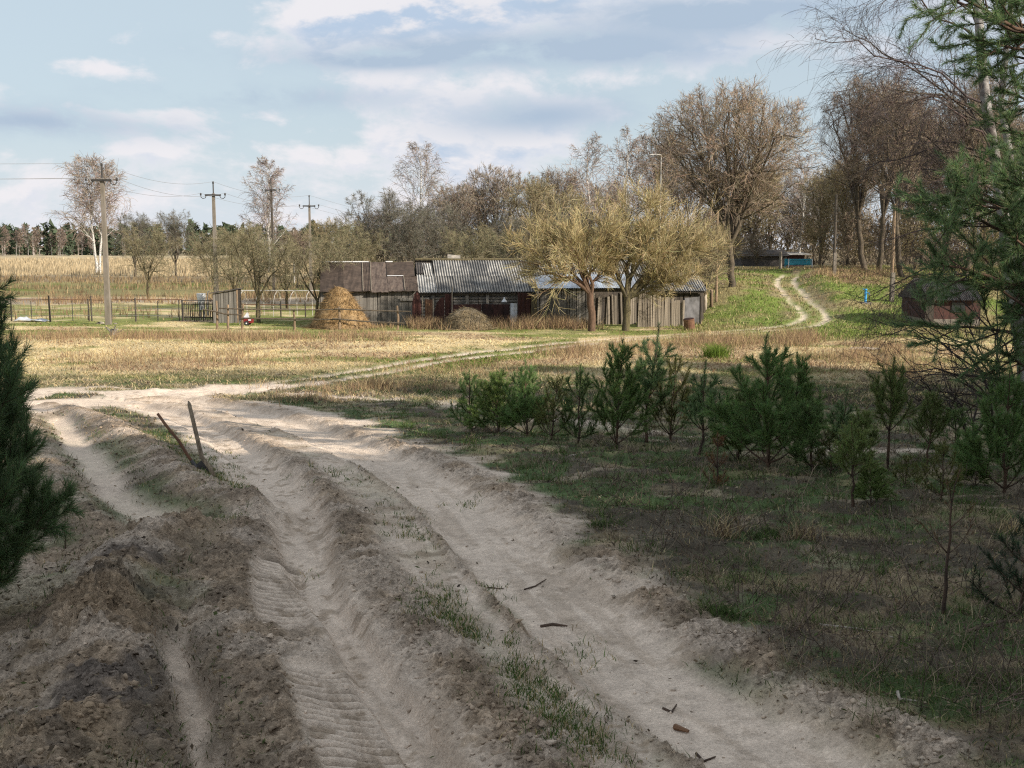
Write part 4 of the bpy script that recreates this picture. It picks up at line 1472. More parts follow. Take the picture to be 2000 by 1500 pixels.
rock('stone', 197, 632, .22, 'pale flat stone left of the concrete pole foot', M_LITTER, 1)
rock('stone', 226, 633, .12, 'small stone right of the concrete pole foot', M_LITTER, 2)
x, y, z = gpt(222, 655)
stp = thing('tree_stump', 'small grey uprooted stump in the dry grass below the pole', 'stump', (x, y, z))
MB().lathe([(.22, -.1), (.17, .1), (.15, .28), (.10, .33)], 9).obj('bole', M_WOOD, stp)
for a in range(5):
    MB().tube([(.1 * math.cos(a * 1.3), .1 * math.sin(a * 1.3), .12), (.36 * math.cos(a * 1.3), .25 * math.sin(a * 1.3), .22 + .06 * a), (.48 * math.cos(a * 1.3), .3 * math.sin(a * 1.3), .3 + .05 * a)], [.05, .03, .015], 6).obj('root', M_WOOD, stp)

# ---- house half hidden behind the willow
xh, yh2 = bx(1098, 76), 76
zh = H(xh, yh2)
house = thing('house', 'old house whose dark roof shows above the willow crowns', 'house', (xh, yh2, zh))
wh = bx(1152, 76) - xh
eav, rid = 2.9, zat(417, 79.5) - zh
MB().box(0, wh, 0, 6.5, -.2, eav).obj('wall', M_LOG, house)
for s, yy in ((1, -.5), (-1, 7.0)):
    MB().hexa([(-.4, yy, eav - .2), (wh + .4, yy, eav - .2), (wh + .4, 3.25, rid), (-.4, 3.25, rid)], [(-.4, yy, eav - .12), (wh + .4, yy, eav - .12), (wh + .4, 3.25, rid + .08), (-.4, 3.25, rid + .08)]).obj('roof_slope', M_ROOFD, house)
for xx in (0.02, wh - .02):
    MB().add([(xx, .02, eav), (xx, 6.48, eav), (xx, 3.25, rid - .05)], [(0, 1, 2)]).obj('gable', M_LOG, house)
for f in (.2, .5, .8):
    wf = MB().box(wh * f - .5, wh * f + .5, -.06, -.01, 1.0, 2.2).obj('window', M_WHITE, house)
    MB().box(wh * f - .42, wh * f + .42, -.075, -.062, 1.08, 2.12).obj('pane', M_GLASS, wf)
# ---- red-walled shed behind the birch branches at right
xk, yk = xat(1812, 60, 1), 60
zk = H(xk, yk)
kb = thing('cabin', 'small brick-red cabin with grey roof behind the birch branches', 'cabin', (xk, yk, zk), .0)
wk = xat(1915, 60, 1) - xk
hk = zat(585, yk) - zk
MB().box(0, wk, 0, 4, -.2, .42).obj('plinth', M_CONC, kb)
MB().box(0, wk, .02, 4, .42, hk).obj('wall', M_BRICK, kb)
MB().box(-.12, .32, -.04, .04, -.2, zat(560, yk) - zk).obj('corner_post', M_WOODD, kb)
MB().box(wk * .45, wk * .70, -.03, .01, .8, 1.3).obj('window', M_GLASS, kb)
zkr = zat(543, yk + 2) - zk
for i in range(4):
    o = corrugated(wk / 4 + .08, 2.35, 8, .02, 4).obj('roof_sheet', M_ROOFD, kb, (wk * i / 4 - .04, -.35, hk - .02))
    o.rotation_euler = (math.atan2(zkr - hk, 2.2), 0, 0)
MB().hexa([(-.1, 2.0, hk + .0), (wk + .1, 2.0, hk + .0), (wk + .1, 4.4, hk - .05), (-.1, 4.4, hk - .05)], [(-.1, 2.0, zkr), (wk + .1, 2.0, zkr), (wk + .1, 4.4, hk + .02), (-.1, 4.4, hk + .02)]).obj('rear_roof', M_ROOFD, kb)
MB().tube([(.0, -.5, hk - .2), (.9, -.45, zkr + .05), (1.3, -.4, zkr + .4)], .09, 7).obj('prop_log', M_WOODD, kb)
# ---- dark shed at the top of the road
xd, yd = xat(1448, 116, 2), 116
zd = H(xd, yd)
ds = thing('dark_shed', 'dark low shed under the trees at the top of the road', 'shed', (xd, yd, zd))
wd_ = xat(1600, 116, 2) - xd
hd = zat(496, yd) - zd
MB().box(0, wd_ * .58, 0, 4, -.3, hd).obj('wall', M_ROOFD, ds)
MB().box(wd_ * .6, wd_ * .82, .5, 4, -.3, hd * .9).obj('wall', M_BRICK, ds)
MB().hexa([(-.3, -.5, hd - .2), (wd_ * .6, -.5, hd - .2), (wd_ * .6, 4.4, hd - .2), (-.3, 4.4, hd - .2)], [(-.3, 1.9, hd + .45), (wd_ * .6, 1.9, hd + .45), (wd_ * .6, 2.1, hd + .45), (-.3, 2.1, hd + .45)]).obj('roof', M_ROOFD, ds)
MB().hexa([(wd_ * .61, 0, hd * .92), (wd_ * .9, 0, hd * .92), (wd_ * .9, 4, hd * 1.1), (wd_ * .61, 4, hd * 1.1)], [(wd_ * .61, 0, hd * .97), (wd_ * .9, 0, hd * .97), (wd_ * .9, 4, hd * 1.16), (wd_ * .61, 4, hd * 1.16)]).obj('roof', M_ASBL, ds)

# ---- blue panel fence, posts and poles on the hill
xb0, yb0 = xat(1533, 104, 2), 104.0
zb0 = H(xb0, yb0)
bf = thing('blue_fence', 'turquoise garden fence panel across the top of the road', 'fence', (xb0, yb0, zb0))
wb = xat(1587, 104, 2) - xb0
hb0, hb1 = zat(518, yb0) - zb0, zat(505.5, yb0) - zb0
nbd = 14
bd = MB().box(.005, wb / nbd - .012, -.012, .012, 0, hb1 - hb0).mesh('board', M_BLUE)
for i in range(nbd):
    mobj('board', bd, bf, (wb * i / nbd, 0, hb0 + .0))
for z in (hb0 + .08, hb1 - .10):
    MB().box(0, wb, -.05, -.014, z, z + .06).obj('rail', M_BLUE, bf)
for x in (-.03, wb * .12, wb * .97):
    MB().box(x - .04, x + .04, -.11, -.055, -.3, hb1 + .02).obj('post', M_WHITE if x > 0 else M_BLUE, bf)


def post_thing(name, px_, py_, pytop, rr, label, m, foot=None, lean=0.0, cat='post', n=8):
    x, y, z = gpt(px_, py_)
    h = zat(pytop, y) - z
    o = thing(name, label, cat, (x, y, z))
    MB().tube([(0, 0, -.3), (lean * .5, 0, h * .5), (lean, 0, h)], [rr, rr * .92, rr * .82], n).obj('shaft', m, o)
    if foot:
        MB().box(.0 - foot * .5, foot * .5, -rr - foot * .8, -rr, -.3, foot * 8).obj('concrete_foot', M_CONC, o)
    else:
        MB().tube([(lean, 0, h), (lean, 0, h + .03)], [rr * .85, rr * .4], n).obj('cap', m, o)
    return o


post_thing('wooden_pole', 1628, 541, 380, .12, 'dark wooden pole on a concrete foot right of the road', M_WOODD, .22, cat='pole')
post_thing('wooden_pole', 1740, 588, 398, .12, 'wooden pole on a concrete foot behind the blue hydrant', M_POSTW, .22, cat='pole')
post_thing('bare_pole', 1399, 590, 412, .085, 'tall thin bare pole beside the right end of the barn', M_POSTW, None, -.05, 'pole')
post_thing('white_pole', 1455, 519, 465, .09, 'thin whitish pole left of the dark shed', M_PIPE, None, 0, 'pole')
post_thing('concrete_post', 1524, 526, 492, .15, 'short grey concrete post left of the turquoise fence', M_CONC, None, 0, 'post', 4)
post_thing('blue_post', 1471, 519, 499, .13, 'small blue post in front of the dark shed', M_BLUE2, None)
x, y = 25.0, 54.5
z = H(x, y)
sp_ = thing('wooden_pole', 'wooden pole by the birch throwing a long shadow across the green slope', 'pole', (x, y, z))
MB().tube([(0, 0, -.4), (0, 0, 4), (0, 0, 7.6)], [.15, .135, .12], 9).obj('shaft', M_WOODD, sp_)
MB().box(-.11, .11, -.40, -.16, -.3, 1.8).obj('concrete_foot', M_CONC, sp_)
x, y, z = gpt(1690, 594)
hyd = thing('water_hydrant', 'slim bright blue street water pump on the green slope', 'water pump', (x, y, z))
hh = zat(564, y) - z
MB().lathe([(.075, -.2), (.075, hh * .9), (.095, hh * .9), (.095, hh * .97), (.05, hh)], 12).obj('body', M_BLUE2, hyd)
MB().tube([(.08, 0, hh * .72), (.2, -.05, hh * .7), (.22, -.05, hh * .6)], .03, 7).obj('spout', M_BLUE2, hyd)
MB().tube([(-.06, 0, hh * .95), (-.2, 0, hh * 1.0)], .02, 6).obj('lever', M_BLUE2, hyd)
MB().box(-.3, .3, -.3, .3, -.1, .06).obj('slab', M_CONC, hyd)

# ---- street lamp behind the willow
xl_, yl_ = xat(1288, 72, 3), 72
zl_ = H(xl_, yl_)
sl_ = thing('street_lamp', 'thin street lamp with short arm rising behind the willow', 'street lamp', (xl_, yl_, zl_))
hl_ = zat(302, yl_) - zl_
MB().tube([(0, 0, -.4), (0, 0, hl_ * .5), (0, 0, hl_)], [.05, .038, .03], 8).obj('mast', M_PIPE, sl_)
MB().tube([(0, 0, hl_ - .02), (-.35, -.05, hl_ + .02), (-.55, -.08, hl_)], .03, 6).obj('arm', M_PIPE, sl_)
MB().hexa([(-.75, -.14, hl_ - .03), (-.48, -.14, hl_ - .03), (-.48, 0, hl_ - .03), (-.75, 0, hl_ - .03)], [(-.72, -.12, hl_ + .03), (-.5, -.12, hl_ + .04), (-.5, -.02, hl_ + .04), (-.72, -.02, hl_ + .03)]).obj('lamp_head', M_PIPE, sl_)


# ---- power line
def insulator(b_, x, y, z):
    pass


def power_pole(px_, Y, pytop, label, w0=.145, wood=False):
    x, y, z = at(px_, Y)
    ztop = zat(pytop, Y) - z
    o = thing('power_pole', label, 'power pole', (x, y, z), 0, 'power line poles')
    m = M_WOODD if wood else M_CONC
    zc = ztop * .895
    h = w0
    t = w0 * .62
    MB().hexa([(-h, -h, -.4), (h, -h, -.4), (h, h, -.4), (-h, h, -.4)], [(-t, -t, zc + .1), (t, -t, zc + .1), (t, t, zc + .1), (-t, t, zc + .1)]).obj('shaft', m, o)
    MB().tube([(0, 0, zc), (0, 0, ztop - .12)], .045, 6).obj('pin', M_STEEL, o)
    arm = MB().box(-.55, .55, -t - .10, -t - .005, zc - .08, zc + .04).obj('cross_arm', M_STEEL, o)
    ends = []
    for s in (-1, 1):
        yy = -t - .05
        MB().tube([(s * .45, yy, zc - .02), (s * .55, yy, zc - .22), (s * .72, yy, zc - .26), (s * .84, yy, zc - .16), (s * .85, yy, zc - .02)], .026, 6).obj('hook', M_STEEL, arm)
        MB().lathe([(.05, 0), (.075, .02), (.05, .07), (.07, .09), (.05, .14), (.03, .17)], 9, (s * .85, yy, zc - .04)).obj('insulator', M_STEEL, arm)
        ends.append((x + s * .85, y + yy, z + zc + .11))
    MB().lathe([(.05, 0), (.075, .02), (.05, .07), (.07, .09), (.05, .14), (.03, .17)], 9, (0, 0, ztop - .17)).obj('insulator', M_STEEL, o)
    ends.append((x, y, z + ztop - .02))
    return ends


pA = power_pole(212, 63.0, 318, 'nearest concrete power pole standing alone at left')
pB = power_pole(424, 80.0, 354, 'grey power pole rising behind the small grey shed')
pC = power_pole(535, 112.0, 347, 'slim dark power pole in front of the pointed birch', .13, True)
pD = power_pole(608, 101.0, 381, 'thin power pole above the orchard left of the barns', .13)
x, y, z = at(575, 150)
tag(MB().tube([(0, 0, -.3), (0, 0, zat(450, 150) - z)], [.12, .09], 6).obj('white_mast', M_PIPE, None, (x, y, z)), 'short pale mast among the far orchard trees', 'mast')


def wire(p, q, sag, label, grp):
    n = 14
    P = [Vector(p).lerp(Vector(q), i / n) - Vector((0, 0, sag * 4 * (i / n) * (1 - i / n))) for i in range(n + 1)]
    c = P[0].copy()
    tag(MB().tube([v - c for v in P], .009, 4).obj('overhead_wire', M_WIRE, None, tuple(c)), label, 'wire', grp)


nms = ['lower left', 'lower right', 'topmost']
for i in range(3):
    off = (pA[i][0] - 34, pA[i][1] - 13.0, pA[i][2] + .35)
    wire(off, pA[i], .45, nms[i] + ' wire running out of the picture left of the nearest pole', 'overhead wires')
    wire(pA[i], pB[i], .55, nms[i] + ' wire between the nearest pole and the second pole', 'overhead wires')
    wire(pB[i], pD[i], .5, nms[i] + ' wire between the second pole and the thin far pole', 'overhead wires')
    wire(pD[i], (pD[i][0] + 16, pD[i][1] + 48, pD[i][2] - 2.2), .8, nms[i] + ' wire leading away from the thin far pole', 'overhead wires')

# ------------------------------------------------------------------ trees
G_BG = 'bare trees behind the village'
bA = birch_tree(101, 19.5, 7.4, 26, 12, 10, stems=2, tw=.060, twig=(.27, .215, .175), lean=.05, low=.3)
bB = birch_tree(102, 19.0, 4.6, 36, 12, 10, tw=.056, twig=(.27, .225, .20), droop=-.3, low=.12)
bC = birch_tree(103, 15.0, 3.7, 32, 12, 9, tw=.032, twig=(.26, .215, .185), low=.2)
bD = birch_tree(104, 14.0, 3.3, 30, 11, 9, tw=.030, twig=(.28, .22, .18))
bA.place('birch_tree', 'tall spreading twin-stemmed birch behind the nearest power pole', at(190, 200), 1.0, .6)
bB.place('birch_tree', 'tall pointed drooping birch behind the slim dark power pole', at(524, 200), 1.0)
bC.place('birch_tree', 'tall white-stemmed birch rising over the felt-roofed shed', at(822, 125), 1.0)
bD.place('birch_tree', 'left of two pale birches behind the willow crowns', at(1150, 108), 1.0)
bD.place('birch_tree', 'right of two pale birches behind the willow crowns', at(1225, 112), 1.0, 2.1)
bC.place('birch_tree', 'slim birch with curved white stem right of the big lime tree', at(1556, 118), .72, 1.0)

ap = [broad_tree(200 + i, 6.6, 3.4, 6, 12, 11, 9, (.21, .185, .112), M_BARKO, .0155, .26, .85, .022, .20, -.02, -.03, .60, .42) for i in range(3)]
apd = broad_tree(209, 8.2, 3.7, 6, 13, 12, 10, (.15, .138, .108), M_BARK, .018, .2, .7, .02, .18, .0, .0)
apl = [(290, 93, 1.0, 0, .4, 'crooked apple tree standing alone right of the nearest pole'),
       (505, 65.2, .92, 1, 2.0, 'apple tree leaning over the small grey shed'),
       (612, 64.2, .80, 2, 1.0, 'apple tree with black leaning stem behind the big haystack'),
       (425, 100, .95, 1, 4.0, 'far apple tree behind the picket gate'),
       (460, 78, .90, 0, 3.0, 'olive-twigged apple tree behind the pipe frame'),
       (560, 82, .80, 2, 5.2, 'low apple tree behind the thin far power pole'),
       (655, 84, 1.05, 1, 5.6, 'apple tree rising left of the shed roof'),
       (690, 78, .92, 0, 1.2, 'apple tree directly behind the felt roof'),
       (905, 76, .95, 2, .2, 'yellowish apple tree behind the corrugated roof'),
       (960, 80, .92, 1, 1.9, 'gnarled apple tree behind the right half of the corrugated roof')]
for px_, Y, s, v, rz, lb in apl:
    ap[v].place('apple_tree', lb, at(px_, Y), s * .92, rz, 'orchard trees')
dkl = [(748, 86, 1.12, .3, 'dark twiggy pear tree at the left of the dense clump'), (800, 82, .96, 1.7, 'dark pear tree under the tall white-stemmed birch'),
       (860, 88, 1.02, 3.9, 'dark pear tree right of the tall white-stemmed birch'), (1000, 90, .9, 2.6, 'dark dense tree left of the willows'),
       (345, 182, 1.35, 5.0, 'lone bare tree on the field edge between the first two poles'), (265, 178, 1.30, .9, 'bare tree leaning on the right of the twin-stemmed birch')]
for px_, Y, s, rz, lb in dkl:
    apd.place('pear_tree', lb, at(px_, Y), s * .9, rz, 'orchard trees')

rd = [broad_tree(220 + i, 10.5, 3.9, 7, 12, 11, 9, tw_, M_BARK, .028, .18, .7, .017, .10, .08, .06) for i, tw_ in enumerate([(.27, .22, .17), (.29, .24, .14), (.26, .20, .15)])]
bgl = [(890, 118, 1.0, 0, 'upright bare tree with reddish twigs behind the corrugated roof'), (930, 122, 1.0, 2, 'thin-stemmed bare tree behind the apple trees'),
       (965, 120, 1.18, 0, 'fan-shaped bare tree standing clear of the sky left of the willows'), (1040, 104, .98, 1, 'rounded brownish tree left of the house roof'),
       (1085, 112, 1.1, 2, 'bare tree just left of the pale birches'), (1105, 96, .85, 1, 'low yellowish tree in front of the pale birches'),
       (1180, 118, 1.0, 0, 'bare tree between the two pale birches'), (1290, 120, 1.25, 2, 'bare tree behind the street lamp'),
       (1345, 84, .80, 2, 'reddish shrubby tree in front of the big lime tree'), (1375, 68, .50, 1, 'small twiggy tree by the thin bare pole'),
       (1505, 128, 1.0, 0, 'bare tree behind the dark shed'), (1590, 132, .92, 2, 'tall bare tree behind the turquoise fence'),
       (1470, 122, .95, 1, 'yellowish tree over the dark shed roof'), (1600, 112, .85, 1, 'yellow-brown tree right of the turquoise fence'),
       (1655, 106, .90, 1, 'multi-stemmed leaning tree right of the dark pole'), (1540, 134, .75, 1, 'low tree directly behind the turquoise fence'),
       (1800, 104, 1.15, 2, 'bare tree right of the pair of dark trunks'), (1850, 98, 1.3, 0, 'bare tree behind the red cabin'),
       (1920, 104, 1.3, 2, 'bare tree behind the birch trunk'), (1770, 122, 1.35, 1, 'tall tree far behind the wooden pole'), (1985, 96, 1.25, 0, 'bare tree at the right picture edge'),
       (1650, 140, 1.15, 0, 'tall thin tree deep in the right-hand wood'), (1430, 132, 1.0, 0, 'bare tree behind the lime tree trunk'), (730, 130, .8, 2, 'small bare tree on the skyline left of the clump'),
       (470, 150, .6, 1, 'low scrubby tree on the field edge behind the orchard'), (640, 140, .72, 1, 'scrubby tree between thin far pole and dense clump'), (580, 130, .6, 2, 'little bare tree behind the thin far pole')]
for i, (px_, Y, s, v, lb) in enumerate(bgl):
    rd[v].place('bare_tree', lb, at(px_, Y), s, i * 1.9, G_BG)

lime = broad_tree(240, 12.7, 5.9, 14, 14, 12, 10, (.30, .23, .165), M_BARK, .022, .22, 1.0, .020, .08, .05, .05, .60, .42)
lime.place('lime_tree', 'largest round-headed bare tree on the green slope', at(1428, 75.5), 1.0, 3.4)
rw = broad_tree(241, 15.5, 4.4, 8, 14, 11, 10, (.28, .215, .16), M_BARK, .021, .3, .7, .017, .09, .1, .05)
for px_, Y, s, rz, lb in ((1692, 98, 1.0, 0, 'left trunk of the close pair of dark trees on the rise'), (1717, 97, .98, 2.2, 'right trunk of the close pair of dark trees on the rise'),
                          (1764, 86, .86, 1.1, 'dark straight tree left of the red cabin'), (1880, 88, .95, 4.0, 'tall tree behind the right end of the red cabin')):
    rw.place('dark_tree', lb, at(px_, Y), s, rz, 'tall trees of the right-hand wood')


# the two pollarded willows in front of the lean-to
def willow(seed, stem, limbs, wid, h, n1, n2, n3, bark):
    r = rng(seed)
    t = Tree('willow')
    P, Rr = bent(r, (0, 0, -.3), stem, 6, .03, .21, .18)
    t.trunk(P, Rr, 10)
    S, SR = [], []
    for tip, rr in limbs:
        p, q = bent(r, np.array(stem) - (0, 0, .08), tip, 9, .09, rr, .028, .08)
        S.append(p)
        SR.append(q)
    S, SR = np.concatenate(S), np.concatenate(SR)
    t.trunk(S, SR, 7)
    P1, R1 = grow(r, S, SR, n1, (.25, 1), (30, 66), .42, .3, 6, .15, .10, .55, .3, .3)
    t.trunk(P1, R1, 4)
    P2, R2 = grow(r, P1, R1, n2, (.15, 1), (25, 60), .50, .3, 5, .12, .12, .5, .4, .3, None, .010)
    t.crown(P2, R2, (.18, .15, .07), r, 3)
    P3, R3 = grow(r, P2, R2, n3, (.1, 1), (15, 45), .62, .35, 3, .12, .09, .6, .5, .3, None, .0068, .40)
    t.crown(P3, R3, (.42, .345, .185), r, 2)
    return t.build(bark)


YW = 57.4
mW = YW / F
w1 = willow(301, (-.05, 0, 1.9), [((-2.9, .1, 3.2), .12), ((-2.1, .3, 4.7), .13), ((-.8, .6, 5.1), .12), ((.6, -.4, 4.7), .10), ((-3.3, .4, 4.0), .10), ((-1.1, -.9, 4.3), .10), ((.9, .8, 3.6), .09)], 3, 6, 14, 11, 13, M_BARKR)
w1.place('willow_tree', 'left willow with reddish sawn trunk before the zinc roof', at(1156, YW), 1.0)
w2 = willow(302, (.05, 0, 1.75), [((.3, .2, 6.3), .16), ((-1.2, .4, 5.6), .13), ((1.5, .3, 6.0), .14), ((2.8, .1, 4.6), .14), ((3.2, -.1, 3.1), .12), ((2.6, -.5, 2.5), .10), ((-1.5, -.4, 3.6), .10), ((3.7, .4, 3.9), .11), ((1.0, -.8, 4.6), .10), ((1.9, .5, 3.0), .1)], 4, 7.5, 13, 11, 13, M_BARKO)
w2.place('willow_tree', 'right willow with wide yellowish crown over the paling fence', at(1222, YW + .6), 1.0)

# undergrowth: low shrubs along the foot of the far trees
shr = [broad_tree(260 + i, 3.6, 2.2, 8, 7, 7, 6, c_, M_BARK, .034, .06, .9, .012, .12, .05, .05, .5, .6) for i, c_ in enumerate([(.22, .175, .125), (.25, .205, .115)])]
shl = [(1480, 108, 'shrub left of the concrete post'), (1610, 104, 'shrub right of the turquoise fence'), (1645, 100, 'shrub behind the dark pole foot'), (1665, 112, 'shrub in the wood left of the dark pair'), (1735, 104, 'shrub behind the wooden pole'),
       (1790, 92, 'shrub behind the left corner of the red cabin'), (1840, 90, 'shrub behind the middle of the red cabin'), (1905, 84, 'shrub behind the right end of the red cabin'), (1700, 116, 'shrub behind the pair of dark trunks'), (1770, 110, 'shrub deep between dark tree and cabin'), (1960, 84, 'shrub behind the white birch trunk'),
       (1395, 92, 'shrub behind the lime tree'), (1415, 98, 'shrub left of the whitish pole'), (700, 120, 'scrub behind the left end of the felt roof'), (775, 110, 'scrub behind the middle of the felt roof'), (870, 104, 'scrub behind the loose board on the ridge'), (985, 104, 'scrub behind the barn roof left of the willows'), (1330, 78, 'scrub behind the right end of the barn roof'),
       (1370, 73, 'low scrub left of the lime tree trunk'), (640, 105, 'scrub left of the felt-roofed shed'), (1575, 118, 'shrub behind the turquoise fence')]
for i, (px_, Y, lb) in enumerate(shl):
    shr[i % 2].place('shrub', 'bare twiggy ' + lb, at(px_, Y), (1.0, 1.0, .8 + .25 * (i % 3)), i * 1.3, 'bare shrubs under the trees', 'shrub')

# ---- far forest: one dark mass, plus the white birches that stand out in front
r = rng(400)
V, Qs, Cs, o_ = [], [], [], 0


def add_tri(v, c):
    global o_
    V.append(v.reshape(-1, 3))
    Qs.append(np.arange(len(v) * 3).reshape(-1, 3) + o_)
    Cs.append(np.repeat(c, 3, axis=0))
    o_ += len(v) * 3


for i in range(620):
    Y = r.uniform(575, 700)
    x = r.uniform(-.52, .20) * Y
    z = float(hbase(x, Y))
    kind = r.random()
    h = r.uniform(12, 17) if kind < .5 else r.uniform(10, 14.5)
    n = 120
    t = r.random(n)
    a = r.random(n) * 2 * np.pi
    if kind < .5:
        lowc = .02
        zz = z + h * (lowc + (1 - lowc) * t)
        rad = (h * .16) * (1 - t) ** .6 * np.sqrt(r.random(n)) + .15
        s = h * .085
        col = np.array([(.058, .078, .046)]) * (.6 + .8 * r.random((n, 1))) * (.8 + .4 * r.random())
    else:
        zz = z + h * (.08 + .92 * t)
        rad = (h * .17) * np.sin(np.pi * (t * .85 + .12)) * np.sqrt(r.random(n))
        s = h * .05
        col = np.array([(.15, .115, .09)]) * (.7 + .6 * r.random((n, 1)))
    c = np.stack([x + np.cos(a) * rad, Y + np.sin(a) * rad, zz], 1)
    d1, d2 = r.normal(size=(n, 3)) * s, r.normal(size=(n, 3)) * s
    add_tri(np.stack([c - d1 * .6, c + d1 * .6, c + d2 * (1.0 if kind < .5 else .5)], 1), col)
    w_ = .22
    tr_ = np.array([[[x - w_, Y - .5, z], [x + w_, Y - .5, z], [x, Y - .5, z + h * .95]]])
    add_tri(tr_, np.array([(.09, .06, .045)]) if kind < .5 else np.array([(.40, .36, .33)]))
fo = mobj('far_forest', mesh_np('far_forest', np.concatenate(V), [np.concatenate(Qs)], M_TWIG, False, np.concatenate(Cs)))
tag(fo, 'distant mixed pine and birch wood along the horizon at left', 'forest', kind='stuff')
bF = birch_tree(410, 13.5, 3.4, 18, 8, 7, tw=.15, twig=(.22, .17, .14), low=.25, bark=M_BIRCHS)
for i, (px_, s) in enumerate(((6, 1.05), (32, .9), (55, 1.1), (78, 1.0), (118, .95), (160, .85), (183, .8), (268, .8), (330, .82), (585, .9), (597, .8))):
    wds = ['first', 'second', 'third', 'fourth', 'fifth', 'sixth', 'seventh', 'eighth', 'ninth', 'tenth', 'eleventh'][i]
    bF.place('far_birch', wds + ' small white birch from the left along the forest edge', at(px_, 555), s, i * 1.7, 'birches along the forest edge')

# thicket closing the view under the trees of the hill
V, Qs, Cs, o_ = [], [], [], 0
r = rng(415)
for i in range(170):
    Y = r.uniform(128, 175)
    x = xat(r.uniform(1380, 2080), Y, 2.0)
    z = float(hbase(x, Y)) - .3
    h = r.uniform(4.5, 8.5)
    n = 110
    t = r.random(n)
    a = r.random(n) * 2 * np.pi
    rad = h * .34 * np.sin(np.pi * (t * .8 + .15)) * np.sqrt(r.random(n))
    c = np.stack([x + np.cos(a) * rad, Y + np.sin(a) * rad, z + h * t], 1)
    d1 = nrm(r.normal(size=(n, 3)) * (.5, .5, 1.0) + np.stack([np.cos(a), np.sin(a), 1.2 + 0 * a], 1) * .5)
    sd = nrm(np.cross(d1, r.normal(size=(n, 3)))) * .07
    L = r.uniform(.5, 1.4, n)[:, None]
    add_tri(np.stack([c - sd, c + sd, c + d1 * L], 1), np.array([(.20, .16, .11)]) * (.6 + .7 * r.random((n, 1))))
tag(mobj('far_thicket', mesh_np('far_thicket', np.concatenate(V), [np.concatenate(Qs)], M_TWIG, False, np.concatenate(Cs))), 'brown thicket closing the view behind the turquoise fence', 'thicket', kind='stuff')

# ---- pine wood beside and behind the camera, whose shade covers the road
V, Qs, Cs, o_ = [], [], [], 0
r = rng(420)
spots = []
for row, (dx_, n_, ) in enumerate(((0, 13), (6, 12), (13, 12), (21, 10))):
    for i in range(n_):
        f = i / (n_ - 1)
        spots.append((14 + 31 * f + dx_ * .5 + r.normal() * 1.1 - 6, -20 + 36 * f - dx_ * .85 + r.normal() * 1.1))
for x, y in spots:
    if abs(x) < .62 * y + 2.5:
        continue
    h = r.uniform(15.0, 18.5)
    z = float(hbase(x, y))
    n = 520
    t = r.random(n) ** .8
    a = r.random(n) * 2 * np.pi
    lowc = .22
    rad = 3.1 * (1 - t) ** .55 * np.sqrt(r.random(n)) + .2
    c = np.stack([x + np.cos(a) * rad, y + np.sin(a) * rad, z + h * (lowc + (1 - lowc) * t)], 1)
    d1, d2 = r.normal(size=(n, 3)) * .42, r.normal(size=(n, 3)) * .42
    add_tri(np.stack([c - d1, c + d1, c + d2 * 1.6], 1), np.array([(.032, .058, .028)]) * (.6 + .8 * r.random((n, 1))))
    k = 8
    for q in range(k):
        a0, a1 = 2 * np.pi * q / k, 2 * np.pi * (q + 1) / k
        b0, b1, tp = [x + .2 * math.cos(a0), y + .2 * math.sin(a0), z - .3], [x + .2 * math.cos(a1), y + .2 * math.sin(a1), z - .3], [x, y, z + h]
        add_tri(np.array([[b0, b1, tp]]), np.array([(.16, .085, .05)]))
pw = mobj('pine_wood', mesh_np('pine_wood', np.concatenate(V), [np.concatenate(Qs)], M_TWIG, False, np.concatenate(Cs)))
tag(pw, 'pine wood standing to the right of the sandy road', 'forest', kind='stuff')

# ------------------------------------------------------------------ foreground pines
PN = (.030, .064, .033)
PK = dict(up=.20, start=(52, 74))
sap = [Pine(501, 1.5, 4, .42, 526, .078, .0062, (0.141, 0.208, 0.075), sub=4, **PK), Pine(502, 1.5, 6, .46, 567, .078, .0062, (0.146, 0.220, 0.069), sub=5, **PK), Pine(503, 1.6, 4, .36, 526, .078, .0062, (0.133, 0.196, 0.084), sub=4, low=.30, topw=.68, **PK),
       Pine(504, 1.5, 6, .55, 567, .078, .0062, (0.160, 0.220, 0.066), sub=5, low=.04, **PK), Pine(505, 1.6, 4, .40, 486, .078, .0062, (0.160, 0.201, 0.066), sub=4, low=.42, topw=.74, **PK), Pine(506, 1.5, 5, .50, 546, .078, .0062, (0.133, 0.208, 0.069), sub=5, low=.10, topw=.70, **PK), Pine(507, 1.5, 4, .60, 420, .075, .005, (.15, .16, .05), sub=3, low=.15, topw=.80, inner=.5, **PK)]
GS = 'young pines in the clearing'
